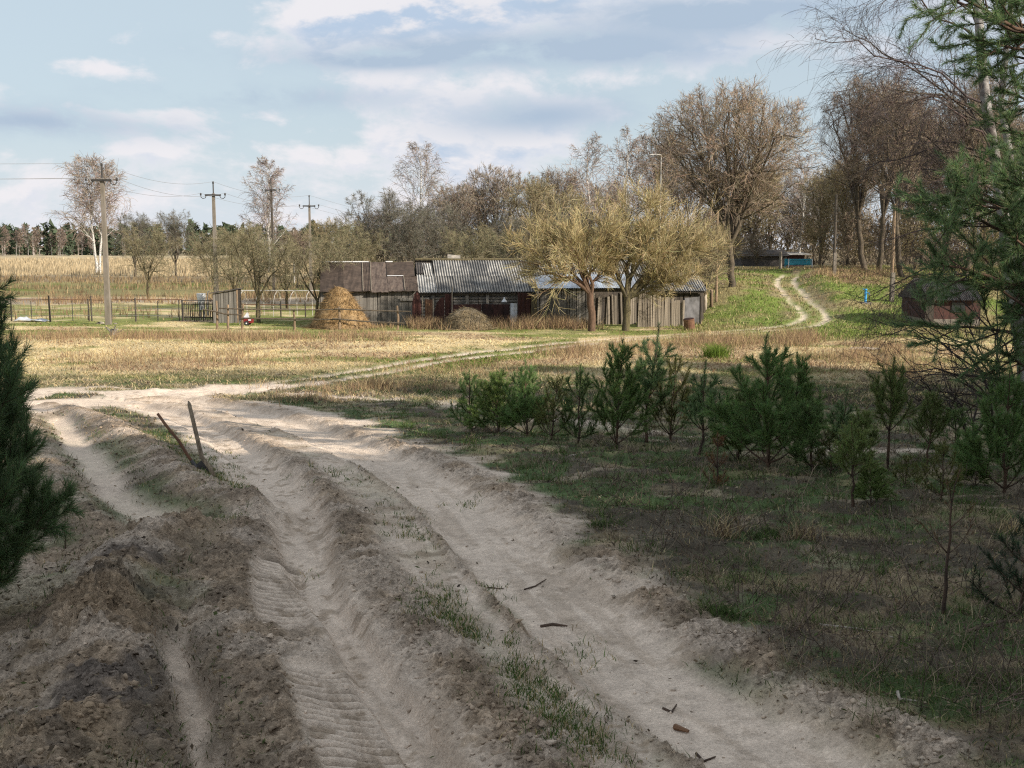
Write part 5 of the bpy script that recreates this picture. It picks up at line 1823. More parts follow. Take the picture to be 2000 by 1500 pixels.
saps = [(921, 850, 722, 0, 'small young pine at the left end of the row'), (972, 856, 724, 3, 'bushy young pine second in the row'), (1030, 862, 705, 5, 'dense young pine with a tall middle shoot'),
        (1078, 866, 738, 6, 'low young pine in the gap of the row'), (1128, 872, 712, 0, 'young pine with a broken pale twig beside it'), (1205, 880, 662, 1, 'tall dense young pine left in the highest clump'),
        (1262, 872, 636, 2, 'highest young pine, its bare leader above the fence'), (1312, 870, 700, 6, 'spreading young pine right in the highest clump'), (1366, 900, 706, 2, 'slim young pine with upturned top shoots'),
        (1440, 905, 765, 3, 'low bushy young pine between the two tall clumps'), (1497, 925, 658, 5, 'tall young pine with one long candle shoot'), (1552, 912, 690, 1, 'young pine with two bare candle shoots'),
        (1690, 955, 790, 4, 'sparse young pine behind the bare-stemmed one'), (1732, 920, 694, 4, 'young pine with a broad bowl of shoots'), (1806, 935, 752, 4, 'slender young pine with high open whorl'),
        (1960, 960, 715, 5, 'big dense young pine at the right edge'), (1905, 950, 880, 3, 'low dark pine left of the big one at the right edge'), (1665, 1002, 822, 4, 'thin-stemmed pine with flat wide branches in front'),
        (1620, 935, 845, 6, 'yellowish low pine among the dry stalks'), (1588, 930, 775, 0, 'young pine just right of the tallest dense clump'), (1640, 895, 768, 2, 'small pine behind the yellowish low one'), (1862, 905, 790, 0, 'small pine left of the dark low pine'), (1835, 985, 868, 6, 'short sprawling pine before the slender one'), (1700, 1000, 900, 3, 'short green pine beside the thin-stemmed one'), (1770, 965, 890, 6, 'short pine in front of the bowl-shaped one')]
rs_ = rng(508)
for i, (px_, py_, top, v, lb) in enumerate(saps):
    x, y, z = gpt(px_, py_)
    h = zat(top, y) - z
    s = h / sap[v].h
    wsc = s * (.96 if h > 1.0 else 1.2)
    o = sap[v].place('young_pine', lb, (x, y, z), (wsc * rs_.uniform(.85, 1.15), wsc * rs_.uniform(.85, 1.15), s), i * 1.37, GS)
    o.rotation_euler = (rs_.normal() * .05, rs_.normal() * .05, i * 1.37)
dead = Pine(510, 1.7, 3, .30, 130, .05, .004, (.13, .075, .035), sub=2, low=.45, nb=(2, 4), bare=.45)
x, y, z = gpt(1842, 1215)
dead.place('dead_pine', 'dead leaning young pine with sparse brown needles', (x, y, z), (zat(915, y) - z) / 1.7, 1.0)
x, y, z = gpt(1400, 960)
Pine(511, .5, 3, .5, 300, .05, .004, (.17, .09, .04), sub=2).place('dead_pine', 'tiny rust-brown dead pine below the row', (x, y, z), 1.1)
x, y, z = gpt(128, 1075)
dead.place('dead_pine', 'thin dry seedling beside the left pine', (x, y, z), .28, 2.0)
x, y, z = gpt(1960, 1215)
Pine(512, .8, 4, .5, 380, .06, .004, (.022, .045, .022), sub=4).place('young_pine', 'dark low pine bush at the lower right edge', (x + .1, y, z), .9, .3, GS)

# big pine at the left edge
lp = Pine(520, 2.3, 12, .27, 700, .09, .0036, (.105, .160, .070), sub=9, topw=.86, inner=.2, low=.05, nb=(6, 8), up=.09, start=(50, 78))
x, y, z = at(-70, 6.9)
lp.place('near_pine', 'large dark green pine filling the left edge in front', (x, y, z), (.86, .86, 1.24), 2.5)

# tall pine whose boughs hang in from the right
r = rng(530)
YPN = 12.5
tp_ = thing('tall_pine', 'tall pine whose dark boughs hang in at the right edge', 'tree', at(2120, YPN))
ox, oy, oz = tp_.location
P, Rr = bent(r, (0, 0, -.3), (.3, .2, 10.5), 12, .02, .17, .07)
tr = [tubes(P, Rr, 10)]
boughs = [((2100, 120), (1770, -60), 11.6), ((2110, 130), (1880, 60), 12.2), ((2110, 200), (1950, 170), 12.1), ((2110, 150), (1920, 100), 12.7), ((2110, 300), (1965, 250), 12.4), ((2110, 60), (1900, 20), 12.0), ((2110, 90), (1960, 40), 12.5), ((2110, 420), (1830, 380), 12.2), ((2100, 500), (1805, 400), 12.6), ((2110, 560), (1815, 500), 12.0), ((2110, 470), (1850, 350), 12.4), ((2110, 580), (1860, 560), 12.3), ((2110, 500), (1900, 400), 12.9), ((2110, 450), (1960, 370), 11.9), ((2110, 580), (1960, 520), 12.6), ((2110, 640), (1785, 625), 12.4),
          ((2110, 640), (1900, 540), 12.0), ((2110, 600), (1950, 420), 11.8), ((2110, 60), (1860, -40), 12.6), ((2110, 0), (1800, -100), 12.2), ((2110, 520), (1960, 600), 12.4), ((2110, 720), (1960, 690), 12.2), ((2110, 380), (1970, 330), 12.7),
          ((2130, 300), (2400, 150), 12.5), ((2130, 500), (2450, 420), 12.8), ((2130, 100), (2350, -80), 12.3)]
B, BR = [], []
for (ax, ay), (cx_, cy_), Y2 in boughs:
    p0 = np.array([P[0, 6, 0], P[0, 6, 1], zat(ay, YPN) - oz])
    k = int(np.clip((p0[2] + .3) / 10.8 * 11, 0, 11))
    p0[:2] = P[0, k, :2]
    z1 = zat(cy_, Y2)
    p1 = np.array([xat(cx_, Y2, z1) - ox, Y2 - oy, z1 - oz])
    p, q = bent(r, p0, p1, 8, .07, .035, .008, -.05)
    B.append(p)
    BR.append(q)
B, BR = np.concatenate(B), np.concatenate(BR)
tr.append(tubes(B, BR, 6))
S, SR = grow(r, B, BR, 10, (.25, 1), (30, 65), .30, .25, 5, .12, .05, .6, .4, .3, None, .004, .15)
tr.append(tubes(S, SR, 4))
S2, SR2 = grow(r, S, SR, 4, (.3, 1), (30, 60), .5, .25, 4, .1, .08, .7, .5, .3, None, .003, .12)
tr.append(tubes(S2, SR2, 3))
V, Fq, Cc, o2 = [], [], [], 0
for L_, t0 in ((S, .35), (S2, .0), (B, .8)):
    v, f, c = needles(r, L_, 330, .090, .0062, (.135, .195, .085), t0=t0, spread=(25, 65))
    V.append(v)
    Fq.append(f + o2)
    Cc.append(c)
    o2 += len(v)
v, q = cat_meshes(tr)
mobj('trunk', mesh_np('pine_trunk', v, [q], M_BARKP, True), tp_)
mobj('crown', mesh_np('pine_crown', np.concatenate(V), [np.concatenate(Fq)], M_NEEDLE, False, np.concatenate(Cc)), tp_)

# large birch at the right
r = rng(540)
YBR = 24.0
bt = Tree('near_birch')
x, y, z = at(2010, YBR)
loc = np.array([x, y, z])


def rel(px_, py_, Y=YBR):
    zz = zat(py_, Y)
    return np.array([xat(px_, Y, zz), Y, zz]) - loc


stem = np.array([rel(2008, 800), rel(1999, 700), rel(1975, 560), rel(1962, 440), rel(1945, 320), rel(1925, 200), rel(1915, 90), rel(1908, -30), rel(1900, -200), rel(1890, -380)])
stem[0] = (0, 0, -.4)
P, Rr = stem[None], np.linspace(.155, .06, len(stem))[None]
bt.trunk(P, Rr, 12)
stem2 = np.array([rel(2012, 780, 24.3), rel(2000, 560, 24.4), rel(1985, 380, 24.6), rel(1955, 200, 24.7), rel(1975, 0, 24.8), rel(1990, -250, 24.9)])
P2s, R2s = stem2[None], np.linspace(.11, .045, 6)[None]
bt.trunk(P2s, R2s, 9)
limbs = [((1918, 200), (1565, 120), 23.0), ((1920, 230), (1590, 210), 23.6), ((1912, 80), (1640, 10), 23.2), ((1922, 250), (1660, 40), 24.5), ((1930, 270), (1640, 180), 22.6), ((1932, 300), (1650, 300), 24.6), ((1940, 320), (1690, 250), 23.0), ((1945, 350), (1690, 330), 22.4),
         ((1950, 400), (1740, 400), 23.3), ((1955, 440), (1720, 470), 23.8), ((1962, 500), (1700, 560), 23.0), ((1970, 560), (1660, 600), 22.8), ((1910, 20), (1700, -60), 23.5), ((1908, -30), (1720, -160), 23), ((1912, 60), (1760, -120), 25), ((1905, 0), (2080, -150), 24),
         ((1925, 220), (2120, 60), 24), ((1940, 330), (2150, 220), 25), ((1960, 480), (2150, 400), 23.5), ((1935, 290), (1790, 150), 21.6), ((1950, 380), (1800, 330), 21.8), ((1930, 260), (1740, 120), 25.8), ((1905, -100), (1850, -330), 23.5), ((1900, -200), (1980, -420), 24.5)]
B, BR = [], []
for (a0, a1), (c0, c1), Y2 in limbs:
    p, q = bent(r, rel(a0, a1), rel(c0, c1, Y2), 9, .09, .026, .007, .07)
    B.append(p)
    BR.append(q)
B, BR = np.concatenate(B), np.concatenate(BR)
bt.crown(B, BR, (.075, .055, .046), r, 5)
P1, R1 = grow(r, B, BR, 18, (.12, 1), (25, 60), .30, .35, 6, .14, .0, .5, .35, .35, None, .0040)
bt.crown(P1, R1, (.075, .058, .05), r, 3)
P2, R2 = grow(r, P1, R1, 11, (.1, 1), (20, 55), .60, .35, 4, .10, -.18, .6, .5, .3, None, .0033, .25)
bt.crown(P2, R2, (.075, .058, .052), r, 2)
P3, R3 = grow(r, P2, R2, 2, (.3, 1), (20, 50), .7, .3, 4, .10, -.28, .7, .6, .2, None, .0025, .2)
bt.crown(P3, R3, (.078, .06, .054), r, 2)
bt.build(M_BIRCHS)
bt.place('birch_tree', 'large near birch with drooping dark twigs at the right edge', tuple(loc))

# bare bushes at the birch foot
r = rng(550)
for (bxp, byp, lb, seedo, ext) in ((1975, 790, 'wide bare bush fanning out left of the birch foot', 1, [(1690, 590), (1720, 640), (1700, 700), (1760, 560), (1800, 660), (1740, 740), (1820, 590), (1880, 600), (1790, 720), (1930, 560), (1850, 700), (1690, 640), (1760, 610)]),
                                   (1930, 860, 'tangled dark bush low beside the birch foot', 2, [(1790, 760), (1830, 740), (1870, 730), (1790, 800), (1960, 740), (1820, 780), (1900, 745)])):
    x, y, z = gpt(bxp, byp)
    t = Tree('bush')
    B, BR = [], []
    for c0, c1 in ext:
        Y2 = y + r.normal() * .8 - .3
        zz = zat(c1, Y2)
        p, q = bent(r, (r.normal() * .2, r.normal() * .2, -.1), np.array([xat(c0, Y2, zz), Y2, zz]) - (x, y, z), 8, .10, .028, .006, .14)
        B.append(p)
        BR.append(q)
    B, BR = np.concatenate(B), np.concatenate(BR)
    t.trunk(B, BR, 5)
    P1, R1 = grow(r, B, BR, 9, (.2, 1), (20, 55), .42, .3, 5, .14, .0, .6, .4, .35, None, .004)
    t.crown(P1, R1, (.06, .045, .04), r, 3)
    P2, R2 = grow(r, P1, R1, 6, (.15, 1), (20, 60), .5, .3, 4, .14, -.03, .6, .5, .3, None, .003, .15)
    t.crown(P2, R2, (.06, .045, .04), r, 2)
    t.build(mat('bush_bark' + str(seedo), (.06, .048, .042), .3, 6))
    t.place('bare_bush', lb, (x, y, z), cat='bush')

# ------------------------------------------------------------------ shovel, stake, sticks
x, y, z = gpt(387, 935)
sh = thing('shovel', 'shovel with brown wooden handle stuck in the sand bank', 'shovel', (x, y, z))
YS_ = y + .12
tipz = zat(808, YS_)
tip = np.array([xat(308, YS_, tipz) - x, YS_ - y, tipz - z])
mid = tip * .5 + np.array([.012, 0, .01])
MB().tube([tip * -.02, tip * .25, mid, tip * .8, tip], [.019, .018, .0175, .0165, .0165], 9).obj('handle', M_RUSTL, sh, smooth=True)
d_ = tip / np.linalg.norm(tip)
bl = MB()
nu, nv = 7, 6
s_ = nrm(np.cross(d_, np.array([.2, -1, .1])))
f_ = np.cross(s_, d_)
for dd in (0, .004):
    for j in range(nv):
        for i in range(nu):
            u = -1 + 2 * i / (nu - 1)
            v_ = j / (nv - 1)
            wdt = .105 * (1 - max(0, v_ - .6) * 1.1)
            p_ = d_ * (.06 - .26 * v_) + s_ * (u * wdt) + f_ * (.03 * u * u + dd)
            bl.v.append(tuple(p_))
nn = nu * nv
for j in range(nv - 1):
    for i in range(nu - 1):
        q = (j * nu + i, j * nu + i + 1, (j + 1) * nu + i + 1, (j + 1) * nu + i)
        bl.f += [q, tuple(k + nn for k in q)[::-1]]
bl.obj('blade', mat('shovel_steel', (.085, .08, .08), .3, 12, .5, metal=.5), sh, smooth=True)
MB().tube([d_ * .02, d_ * .13], [.026, .021], 9).obj('socket', MATS['shovel_steel'], sh)

x, y, z = gpt(428, 955)
tpz, mdz = zat(783, y + .2), zat(893, y + .08)
pt = np.array([xat(368, y + .2, tpz) - x, .2, tpz - z])
pm = np.array([xat(394, y + .08, mdz) - x, .08, mdz - z])
stk = MB().tube([(.0, 0, -.12), pm * .5, pm, pm + (pt - pm) * .5, pt - (pt - pm) * .06, pt], [.024, .024, .025, .023, .021, .006], 9).obj('stake', mat('stake_wood', (.27, .215, .155), .4, 8, .9, (6, 6, 1), (.18, .14, .10), .5), None, (x, y, z), True)
tag(stk, 'crooked pointed wooden stake standing beside the shovel', 'stake')

M_STICK = mat('stick_bark', (.11, .075, .055), .35, 9, .9, second=(.07, .05, .04))
M_STICKP = mat('pale_stick', (.42, .37, .31), .25, 9, .9, second=(.3, .26, .22))
for pts_, rr, m_, lb in (([(1056, 1210), (1080, 1207), (1108, 1211)], .010, M_STICK, 'short dark stick lying in the middle of the right rut'),
                         ([(1112, 902), (1140, 889)], .018, M_STICKP, 'pale peeled stick lying below the young pines'),
                         ([(1024, 1139), (1045, 1132), (1067, 1121)], .006, M_STICK, 'thin twig against the right rut bank'),
                         ([(952, 1138), (985, 1138)], .006, M_STICK, 'little dark twig left in the right rut'),
                         ([(1295, 1366), (1312, 1372), (1322, 1358)], .007, M_STICK, 'forked twig low in the right rut'),
                         ([(1318, 1405), (1345, 1414)], .016, M_RUSTL, 'reddish wood chip at the foot of the right rut'),
                         ([(1360, 1385 + 70), (1375, 1467), (1398, 1460)], .007, M_STICK, 'curled twig beside the reddish wood chip'),
                         ([(1890, 1250), (1950, 1243), (2010, 1232)], .012, M_STICK, 'grey fallen branch in the dark grass at lower right'),
                         ([(1600, 1238), (1680, 1240), (1745, 1262)], .008, M_STICKP, 'long pale twig lying in the dark grass'),
                         ([(1752, 1378), (1755, 1400), (1790, 1408)], .009, M_STICKP, 'bent white twig in the grass at lower right')):
    pp = [np.array(gpt(*q)) for q in pts_]
    c = pp[0]
    o = MB().tube([p - c + (0, 0, rr * .8) for p in pp], [rr] * (len(pp) - 1) + [rr * .5], 6).obj('fallen_stick', m_, None, tuple(c))
    tag(o, lb, 'stick')
x, y, z = gpt(1690, 683)
lg_ = thing('fallen_log', 'pale fallen log with dead twigs on the dry bank at right', 'log', (x, y, z))
MB().tube([(-.6, 0, .10), (0, .02, .12), (.6, .05, .09)], [.07, .065, .05], 8).obj('stem', M_STICKP, lg_)
for a in range(4):
    MB().tube([(-.5 + .35 * a, 0, .1), (-.4 + .42 * a, .0, .5), (-.38 + .5 * a, .05, .75)], [.02, .012, .006], 5).obj('twig', M_STICK, lg_)

# ------------------------------------------------------------------ clods (loose soil on the ridges)
r = rng(600)
N0 = 105000
Yc = 3.0 * (22 / 3.0) ** r.random(N0)
Xc = r.uniform(-.56, .52, N0) * Yc
Zc, Cc_, Mk = terrain(Xc, Yc)
keep = r.random(N0) < (Mk['soil'] ** 1.5 * .50 + .008 * Mk['sand'])
Xc, Yc, Zc, Cc_ = Xc[keep], Yc[keep], Zc[keep], Cc_[keep]
n = len(Xc)
ico = np.array([(0, 0, 1), (.89, 0, .45), (.28, .85, .45), (-.72, .53, .45), (-.72, -.53, .45), (.28, -.85, .45), (.72, .53, -.45), (-.28, .85, -.45), (-.89, 0, -.45), (-.28, -.85, -.45), (.72, -.53, -.45), (0, 0, -1)])
tri = np.array([(0, 1, 2), (0, 2, 3), (0, 3, 4), (0, 4, 5), (0, 5, 1), (1, 6, 2), (2, 7, 3), (3, 8, 4), (4, 9, 5), (5, 10, 1), (6, 7, 2), (7, 8, 3), (8, 9, 4), (9, 10, 5), (10, 6, 1)])
sz_ = .005 + .013 * r.random(n) ** 3.0
V = ico[None] * (1 + .40 * r.normal(size=(n, 12, 1))) * np.array([1, 1, .72])[None, None] * r.uniform(.7, 1.35, (n, 1, 3)) * sz_[:, None, None] + np.stack([Xc, Yc, Zc + sz_ * .3], 1)[:, None]
cc = np.repeat(Cc_ * r.uniform(.7, 1.15, (n, 1)), 12, axis=0)
tag(mobj('soil_clods', mesh_np('soil_clods', V.reshape(-1, 3), [(tri[None] + (np.arange(n) * 12)[:, None, None]).reshape(-1, 3)], M_SOIL, False, cc)), 'loose crumbs and clods of soil on the rut ridges', 'soil', kind='stuff')
print('clods', n)

# ------------------------------------------------------------------ grasses
def grass(name, label, X, Y, Z, h, w, c, r, curve=True, lean=.35):
    V, Fs, cc = blades(r, X, Y, Z, h, w, c, lean, curve)
    tag(mobj(name, mesh_np(name, V, Fs, M_GRASS, False, cc)), label, 'grass', kind='stuff')
    print(name, len(X))


GREEN = [(.075, .115, .032), (.105, .145, .045), (.055, .085, .03)]
DRY = [(.44, .345, .19), (.32, .245, .14), (.52, .42, .245)]
BRN = [(.15, .10, .07), (.20, .135, .09), (.10, .075, .055)]
# 1 shaded verge right of the road and left bank
r = rng(610)
N0 = 330000
Y = 4.0 * (36 / 4.0) ** (r.random(N0) ** .9)
X = r.uniform(-.58, .60, N0) * Y
Z, C_, Mk = terrain(X, Y)
pt_ = fbm(X * 1.7, Y * 1.7, 5, 161, .62)
dn = np.clip((1 - Mk['sand'] * 1.3) * (1 - Mk['soil'] * 1.25), 0, 1) * (.45 + .55 * sstep(.60, .40, pt_)) * .72
k = r.random(N0) < dn
X, Y, Z, pt_ = X[k], Y[k], Z[k], pt_[k]
n = len(X)
gsel = (r.random(n) < .22 + .5 * sstep(.58, .40, pt_))[:, None]
c = np.where(gsel, pal(r, n, GREEN, [2, 1, 2]), np.where((r.random(n) < .45)[:, None], pal(r, n, DRY, [2, 3, 1]), pal(r, n, BRN, [1, 1, 1])))
hv, wv_ = (.018 + .065 * r.random(n) ** 1.8) * (.8 + .02 * Y), (.002 + .00052 * Y) * r.uniform(.6, 1.4, n)
f = Y < 9
grass('verge_grass', 'thin short grass and litter on the near shaded verge', X[f], Y[f], Z[f], hv[f], wv_[f], c[f], r, True, .8)
f = ~f
grass('clearing_grass', 'thin short grass and brown litter between the young pines', X[f], Y[f], Z[f], hv[f], wv_[f], c[f], r, False, 1.1)
# 1b leaf and needle litter lying flat on the verge, crumbs of straw on the sand
r = rng(617)
N0 = 120000
Y = 4.0 * (32 / 4.0) ** (r.random(N0) ** .95)
X = r.uniform(-.56, .58, N0) * Y
Z, C_, Mk = terrain(X, Y)
k = r.random(N0) < np.clip(.75 * (1 - Mk['sand'] * 1.2), .010, 1) * (1 - .85 * Mk['soil'])
X, Y, Z, C_ = X[k], Y[k], Z[k], C_[k]
n = len(X)
a = r.random(n) * 2 * np.pi
L = (.006 + .016 * r.random(n) ** 2) * (.6 + .07 * Y)
w_ = L * r.uniform(.12, .5, n)
d = np.stack([np.cos(a) * L, np.sin(a) * L, r.normal(size=n) * L * .35], 1)
s_ = np.stack([-np.sin(a) * w_, np.cos(a) * w_, r.normal(size=n) * w_ * .6], 1)
p = np.stack([X, Y, Z + .008 + .01 * r.random(n)], 1)
V = np.stack([p - d, p + s_, p + d, p - s_], 1).reshape(-1, 3)
c = pal(r, n, [(.20, .15, .095), (.11, .085, .06), (.33, .27, .19), (.075, .06, .048), (.085, .105, .04)], [3, 3, 1.2, 2, 1.5])
tag(mobj('leaf_litter', mesh_np('leaf_litter', V, [np.arange(4 * n).reshape(-1, 4)], M_GRASS, False, np.repeat(c, 4, axis=0))), 'brown leaf and needle litter scattered over the verge', 'litter', kind='stuff')
# 1c matted dry and green tufts
r = rng(618)
nC = 900
cy_ = 5.0 * (33 / 5.0) ** r.random(nC)
cx_ = r.uniform(-.1, .56, nC) * cy_
sS_ = sdist(cx_, cy_, L_S, 40)[0]
k = sS_ > .15
cx_, cy_ = cx_[k], cy_[k]
nC = len(cx_)
i = np.repeat(np.arange(nC), 34)
n = len(i)
rad_ = r.uniform(.03, .12, nC)
X, Y = cx_[i] + r.normal(size=n) * rad_[i], cy_[i] + r.normal(size=n) * rad_[i]
Z = terrain(X, Y)[0]
isg = r.random(nC) < .55
c = np.where(isg[i][:, None], pal(r, n, GREEN, [2, 2, 1]), pal(r, n, [(.36, .29, .19), (.25, .20, .14), (.17, .135, .10)], [1, 2, 2]))
grass('matted_tufts', 'matted dry and green grass tufts in the clearing', X, Y, Z, r.uniform(.03, .11, n) * (1 + .03 * Y), (.0022 + .0004 * Y) * r.uniform(.6, 1.3, n), c, r, True, 1.3)
# 2 grass tufts on the strip between the ruts and on the bank by the shovel
r = rng(611)
Xs, Ys = [], []
for cx_, cy_, sx_, sy_, nn_ in tuple((a1, a2, a3, a4, int(a5 * 1.1)) for a1, a2, a3, a4, a5 in ((850, 1185, 40, 38, 900), (915, 1235, 30, 18, 500), (1010, 1320, 45, 30, 500), (1060, 1375, 60, 30, 800), (1110, 1440, 60, 45, 1000), (650, 930, 55, 14, 260), (770, 1020, 55, 35, 320), (830, 1050, 35, 20, 160), (430, 935, 35, 30, 900), (390, 900, 40, 25, 500), (340, 870, 35, 20, 400),
                                (300, 850, 25, 14, 250), (455, 1030, 25, 10, 150), (470, 960, 18, 20, 250), (920, 980, 20, 10, 80), (1000, 1250, 20, 20, 100), (1150, 1260, 40, 30, 120), (600, 1100, 10, 8, 20), (960, 1150, 25, 25, 90), (1180, 1470, 60, 25, 250))):
    a = np.array([ground(cx_ + dx_ * sx_, cy_ + dy_ * sy_) for dx_, dy_ in r.normal(size=(max(8, nn_ // 12), 2)) * .7])
    i = r.integers(0, len(a), nn_)
    Xs.append(a[i, 0] + r.normal(size=nn_) * .035)
    Ys.append(a[i, 1] + r.normal(size=nn_) * .05)
X, Y = np.concatenate(Xs), np.concatenate(Ys)
Z = terrain(X, Y)[0]
n = len(X)
c = np.where((r.random(n) < .72)[:, None], pal(r, n, [(.085, .15, .035), (.06, .10, .03), (.12, .17, .05)], [2, 2, 1]), pal(r, n, DRY, [2, 2, 1]))
grass('rut_grass', 'green grass tufts on the sand between the ruts', X, Y, Z, .02 + .055 * r.random(n) ** 1.3, (.003 + .0003 * Y) * r.uniform(.7, 1.3, n), c, r, True, .7)
# 3 sunlit meadow
r = rng(612)
N0 = 200000
Y = 24 * (66 / 24.0) ** r.random(N0)
X = r.uniform(-.53, .53, N0) * Y
Z, C_, Mk = terrain(X, Y)
brn = sstep(.53, .62, fbm(X * .20, Y * .33, 4, 101)) * (Y > 33)
grn = sstep(.53, .68, fbm(X * .3, Y * .5, 4, 111))
belt = sstep(49, 54, Y) * .75
hill = sstep(9, 13, X) * sstep(52, 57, Y)
dn = np.clip(1 - Mk['sand'] * 1.5, 0, 1) * (1 - .55 * belt) * (1 - .85 * hill) * .75
k = r.random(N0) < dn
X, Y, Z, brn, grn, belt, C_ = X[k], Y[k], Z[k], brn[k], grn[k], belt[k], C_[k]
n = len(X)
rs = r.random(n)[:, None]
c = C_ * r.uniform(.85, 1.22, (n, 1))
c = np.where(rs < .3, pal(r, n, DRY, [3, 1, 2]), c)
c = np.where(rs < (brn * .35)[:, None], pal(r, n, [(.26, .165, .105), (.20, .13, .085), (.33, .21, .13)], [2, 1, 1]), c)
h = (.035 + .085 * r.random(n) ** 1.8) * (1 + .6 * brn * r.random(n)) * (1 - .4 * belt)
grass('meadow_grass', 'dry straw coloured meadow grass in the sun', X, Y, Z, h, (.0013 * Y) * r.uniform(.5, 1.3, n), c, r, False, 2.6)
# 4 tall reddish weeds and reeds in patches
r = rng(613)
Xs, Ys, hs = [], [], []
for cx_, cy_, sx_, sy_, nn_, hh_ in ((1420, 672, 90, 9, 2200, .50), (1560, 668, 28, 6, 1100, .70), (1240, 678, 70, 8, 1000, .38), (1130, 690, 60, 8, 1200, .45), (330, 660, 150, 5, 2200, .45), (520, 662, 120, 5, 1800, .45), (700, 660, 70, 5, 1200, .45), (120, 660, 70, 5, 1100, .45),
                                     (880, 640, 50, 3, 700, .6), (1030, 640, 30, 3, 600, .8), (1080, 640, 40, 2.5, 900, .8), (1130, 641, 30, 2.5, 500, .7), (820, 641, 14, 2.5, 500, .75), (850, 640, 20, 2.5, 300, .7), (960, 640, 30, 2.5, 500, .7), (700, 640, 60, 3, 700, .35),
                                     (740, 760, 120, 10, 1200, .30), (600, 785, 60, 8, 500, .25), (250, 705, 130, 14, 900, .40), (470, 700, 130, 14, 900, .40), (900, 725, 160, 12, 900, .35), (400, 585, 160, 6, 1500, .8), (170, 588, 90, 4, 900, .7), (1720, 690, 60, 14, 1400, .45), (1780, 720, 60, 16, 1400, .4), (1650, 700, 60, 15, 1200, .35), (1700, 535, 60, 5, 700, .6), (1650, 545, 40, 4, 500, .6)):
    q = r.normal(size=(nn_ // 10, 2)) * .75
    a = np.array([ground(cx_ + dx_ * sx_, cy_ + dy_ * sy_) for dx_, dy_ in q])
    i = r.integers(0, len(a), nn_)
    Xs.append(a[i, 0] + r.normal(size=nn_) * .22)
    Ys.append(a[i, 1] + r.normal(size=nn_) * .3)
    hs.append(np.full(nn_, hh_))
X, Y, h = np.concatenate(Xs), np.concatenate(Ys), np.concatenate(hs)
Z = terrain(X, Y)[0]
n = len(X)
c = pal(r, n, [(.27, .17, .11), (.33, .235, .14), (.21, .14, .095), (.42, .32, .17)], [2, 3, 1, 2])
grass('dry_weeds', 'tall dry reddish weeds in the meadow and along the barns', X, Y, Z, h * r.uniform(.45, 1.1, n), (.00050 * Y) * r.uniform(.5, 1.3, n), c, r, False, .9)
# 5 far field reeds
r = rng(614)
n = 26000
Y = 184 * (420 / 184.0) ** r.random(n)
X = r.uniform(-.52, .02, n) * Y
Z = hbase(X, Y)
c = pal(r, n, [(.42, .335, .215), (.34, .27, .17), (.48, .39, .255)], [2, 1, 1])
grass('field_reeds', 'tall dry straw of the far field', X, Y, Z, r.uniform(.5, 1.3, n), .0009 * Y * r.uniform(.5, 1.2, n), c, r, False, .3)
# 5b weeds of the middle fields and short turf of the slope
r = rng(616)
n = 30000
Y = 67 * (182 / 67.0) ** r.random(n)
X = r.uniform(-.52, .02, n) * Y
m_ = fbm(X * .06, Y * .12, 4, 301)
k = (r.random(n) < sstep(.42, .6, m_) * np.where((Y > 99), 1, .25))
X, Y = X[k], Y[k]
n = len(X)
grass('field_weeds', 'brown dead weeds on the middle fields behind the fence', X, Y, hbase(X, Y), r.uniform(.2, .8, n), .0009 * Y * r.uniform(.5, 1.2, n), pal(r, n, [(.24, .17, .10), (.18, .14, .08), (.32, .25, .14)], [2, 1, 1]), r, False, .4)
N0 = 60000
Y = 52 * (108 / 52.0) ** r.random(N0)
X = r.uniform(.10, .50, N0) * Y
Z, C_, Mk = terrain(X, Y)
k = (r.random(N0) < (1 - Mk['sand'] * 1.6)) & (X > 8.5) & (Mk['wheel'] < .4)
X, Y, Z, C_ = X[k], Y[k], Z[k], C_[k]
n = len(X)
c = np.where((r.random(n) < .25)[:, None], pal(r, n, DRY, [1, 2, 1]), C_ * r.uniform(.6, 1.3, (n, 1)))
grass('slope_turf', 'short green turf of the village slope', X, Y, Z, .05 + .20 * r.random(n) ** 2.5, .0010 * Y * r.uniform(.5, 1.2, n), c, r, False, 1.0)
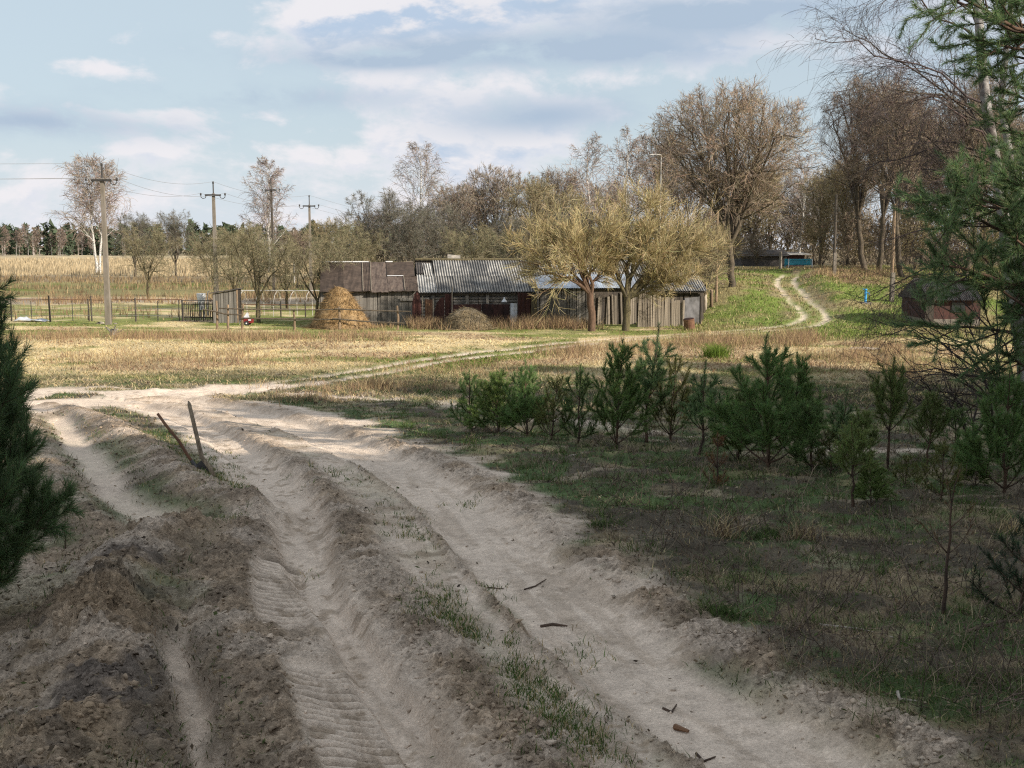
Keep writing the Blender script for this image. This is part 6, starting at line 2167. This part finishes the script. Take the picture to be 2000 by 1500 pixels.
# 6 dead stalk tussocks and bare weed stems in the shaded verge
r = rng(615)
B, BR = [], []
for i in range(420):
    px_, py_ = r.uniform(1000, 2000), 760 + 700 * r.random() ** 1.6
    x, y = ground(px_, py_)
    if y > 34 or x < np.interp(y, L_S[:, 1], L_S[:, 0]) + .3:
        continue
    for s in range(r.integers(1, 4)):
        hh_ = r.uniform(.12, .5)
        p, q = bent(r, (x + r.normal() * .05, y + r.normal() * .05, H(x, y) - .02 if s == 0 else B[-1][0, 0, 2]), (x + r.normal() * .18, y + r.normal() * .15, CZ - np.interp(y, _g, _D) + hh_), 6, .12, .0022 + .00018 * y, .0012 + .0001 * y)
        B.append(p)
        BR.append(q)
B, BR = np.concatenate(B), np.concatenate(BR)
P1, R1 = grow(r, B, BR, 5, (.3, 1), (25, 60), .4, .3, 4, .15, .05, .7, .5, .3, None, .0016)
v1, q1 = tubes(B, BR, 3)
v2, q2 = tubes(P1, R1, 2)
c1 = np.repeat(pal(r, len(B), [(.13, .095, .075), (.09, .07, .055), (.24, .19, .13)], [2, 2, 1]), 6 * 3, axis=0)
c2 = np.repeat(pal(r, len(P1), [(.12, .088, .068), (.09, .068, .055)], [1, 1]), 4 * 2, axis=0)
v, q = cat_meshes([(v1, q1), (v2, q2)])
tag(mobj('weed_stems', mesh_np('weed_stems', v, [q], M_TWIG, False, np.concatenate([c1, c2]))), 'bare brown weed stems scattered over the shaded verge', 'weeds', kind='stuff')


def tussock(px_, py_, label, n, hgt, col, spread, seed, name='dry_tussock'):
    r = rng(seed)
    x, y, z = gpt(px_, py_)
    X, Y = r.normal(size=n) * spread, r.normal(size=n) * spread
    V, Fs, cc = blades(r, X, Y, np.zeros(n), hgt * r.uniform(.5, 1.2, n), np.full(n, .0035 + .00035 * y), pal(r, n, col, [1] * len(col)), .9, True)
    tag(mobj(name, mesh_np(name, V, Fs, M_GRASS, False, cc), None, (x, y, z)), label, 'grass')


tussock(1412, 1070, 'dry bleached tussock of bent stalks in the dark verge', 130, .24, DRY + BRN, .07, 1)
tussock(1568, 1075, 'dry broken tussock beside a green clump in the verge', 90, .24, DRY + BRN, .07, 2)
tussock(1510, 1062, 'green grassy clump between two dry tussocks', 260, .10, GREEN, .08, 3, 'green_tussock')
tussock(1405, 1222, 'dark green clump at the road edge of the verge', 240, .09, GREEN, .07, 4, 'green_tussock')
tussock(1978, 1050, 'pale dry tussock at the right edge of the clearing', 90, .2, DRY, .08, 5)
tussock(735, 762, 'rounded brown tussock beside the village track', 400, .35, BRN + DRY, .22, 6)
tussock(1400, 700, 'bright green bush-like clump behind the young pines', 500, .6, [(.16, .22, .04), (.12, .19, .035)], .25, 7, 'green_tussock')
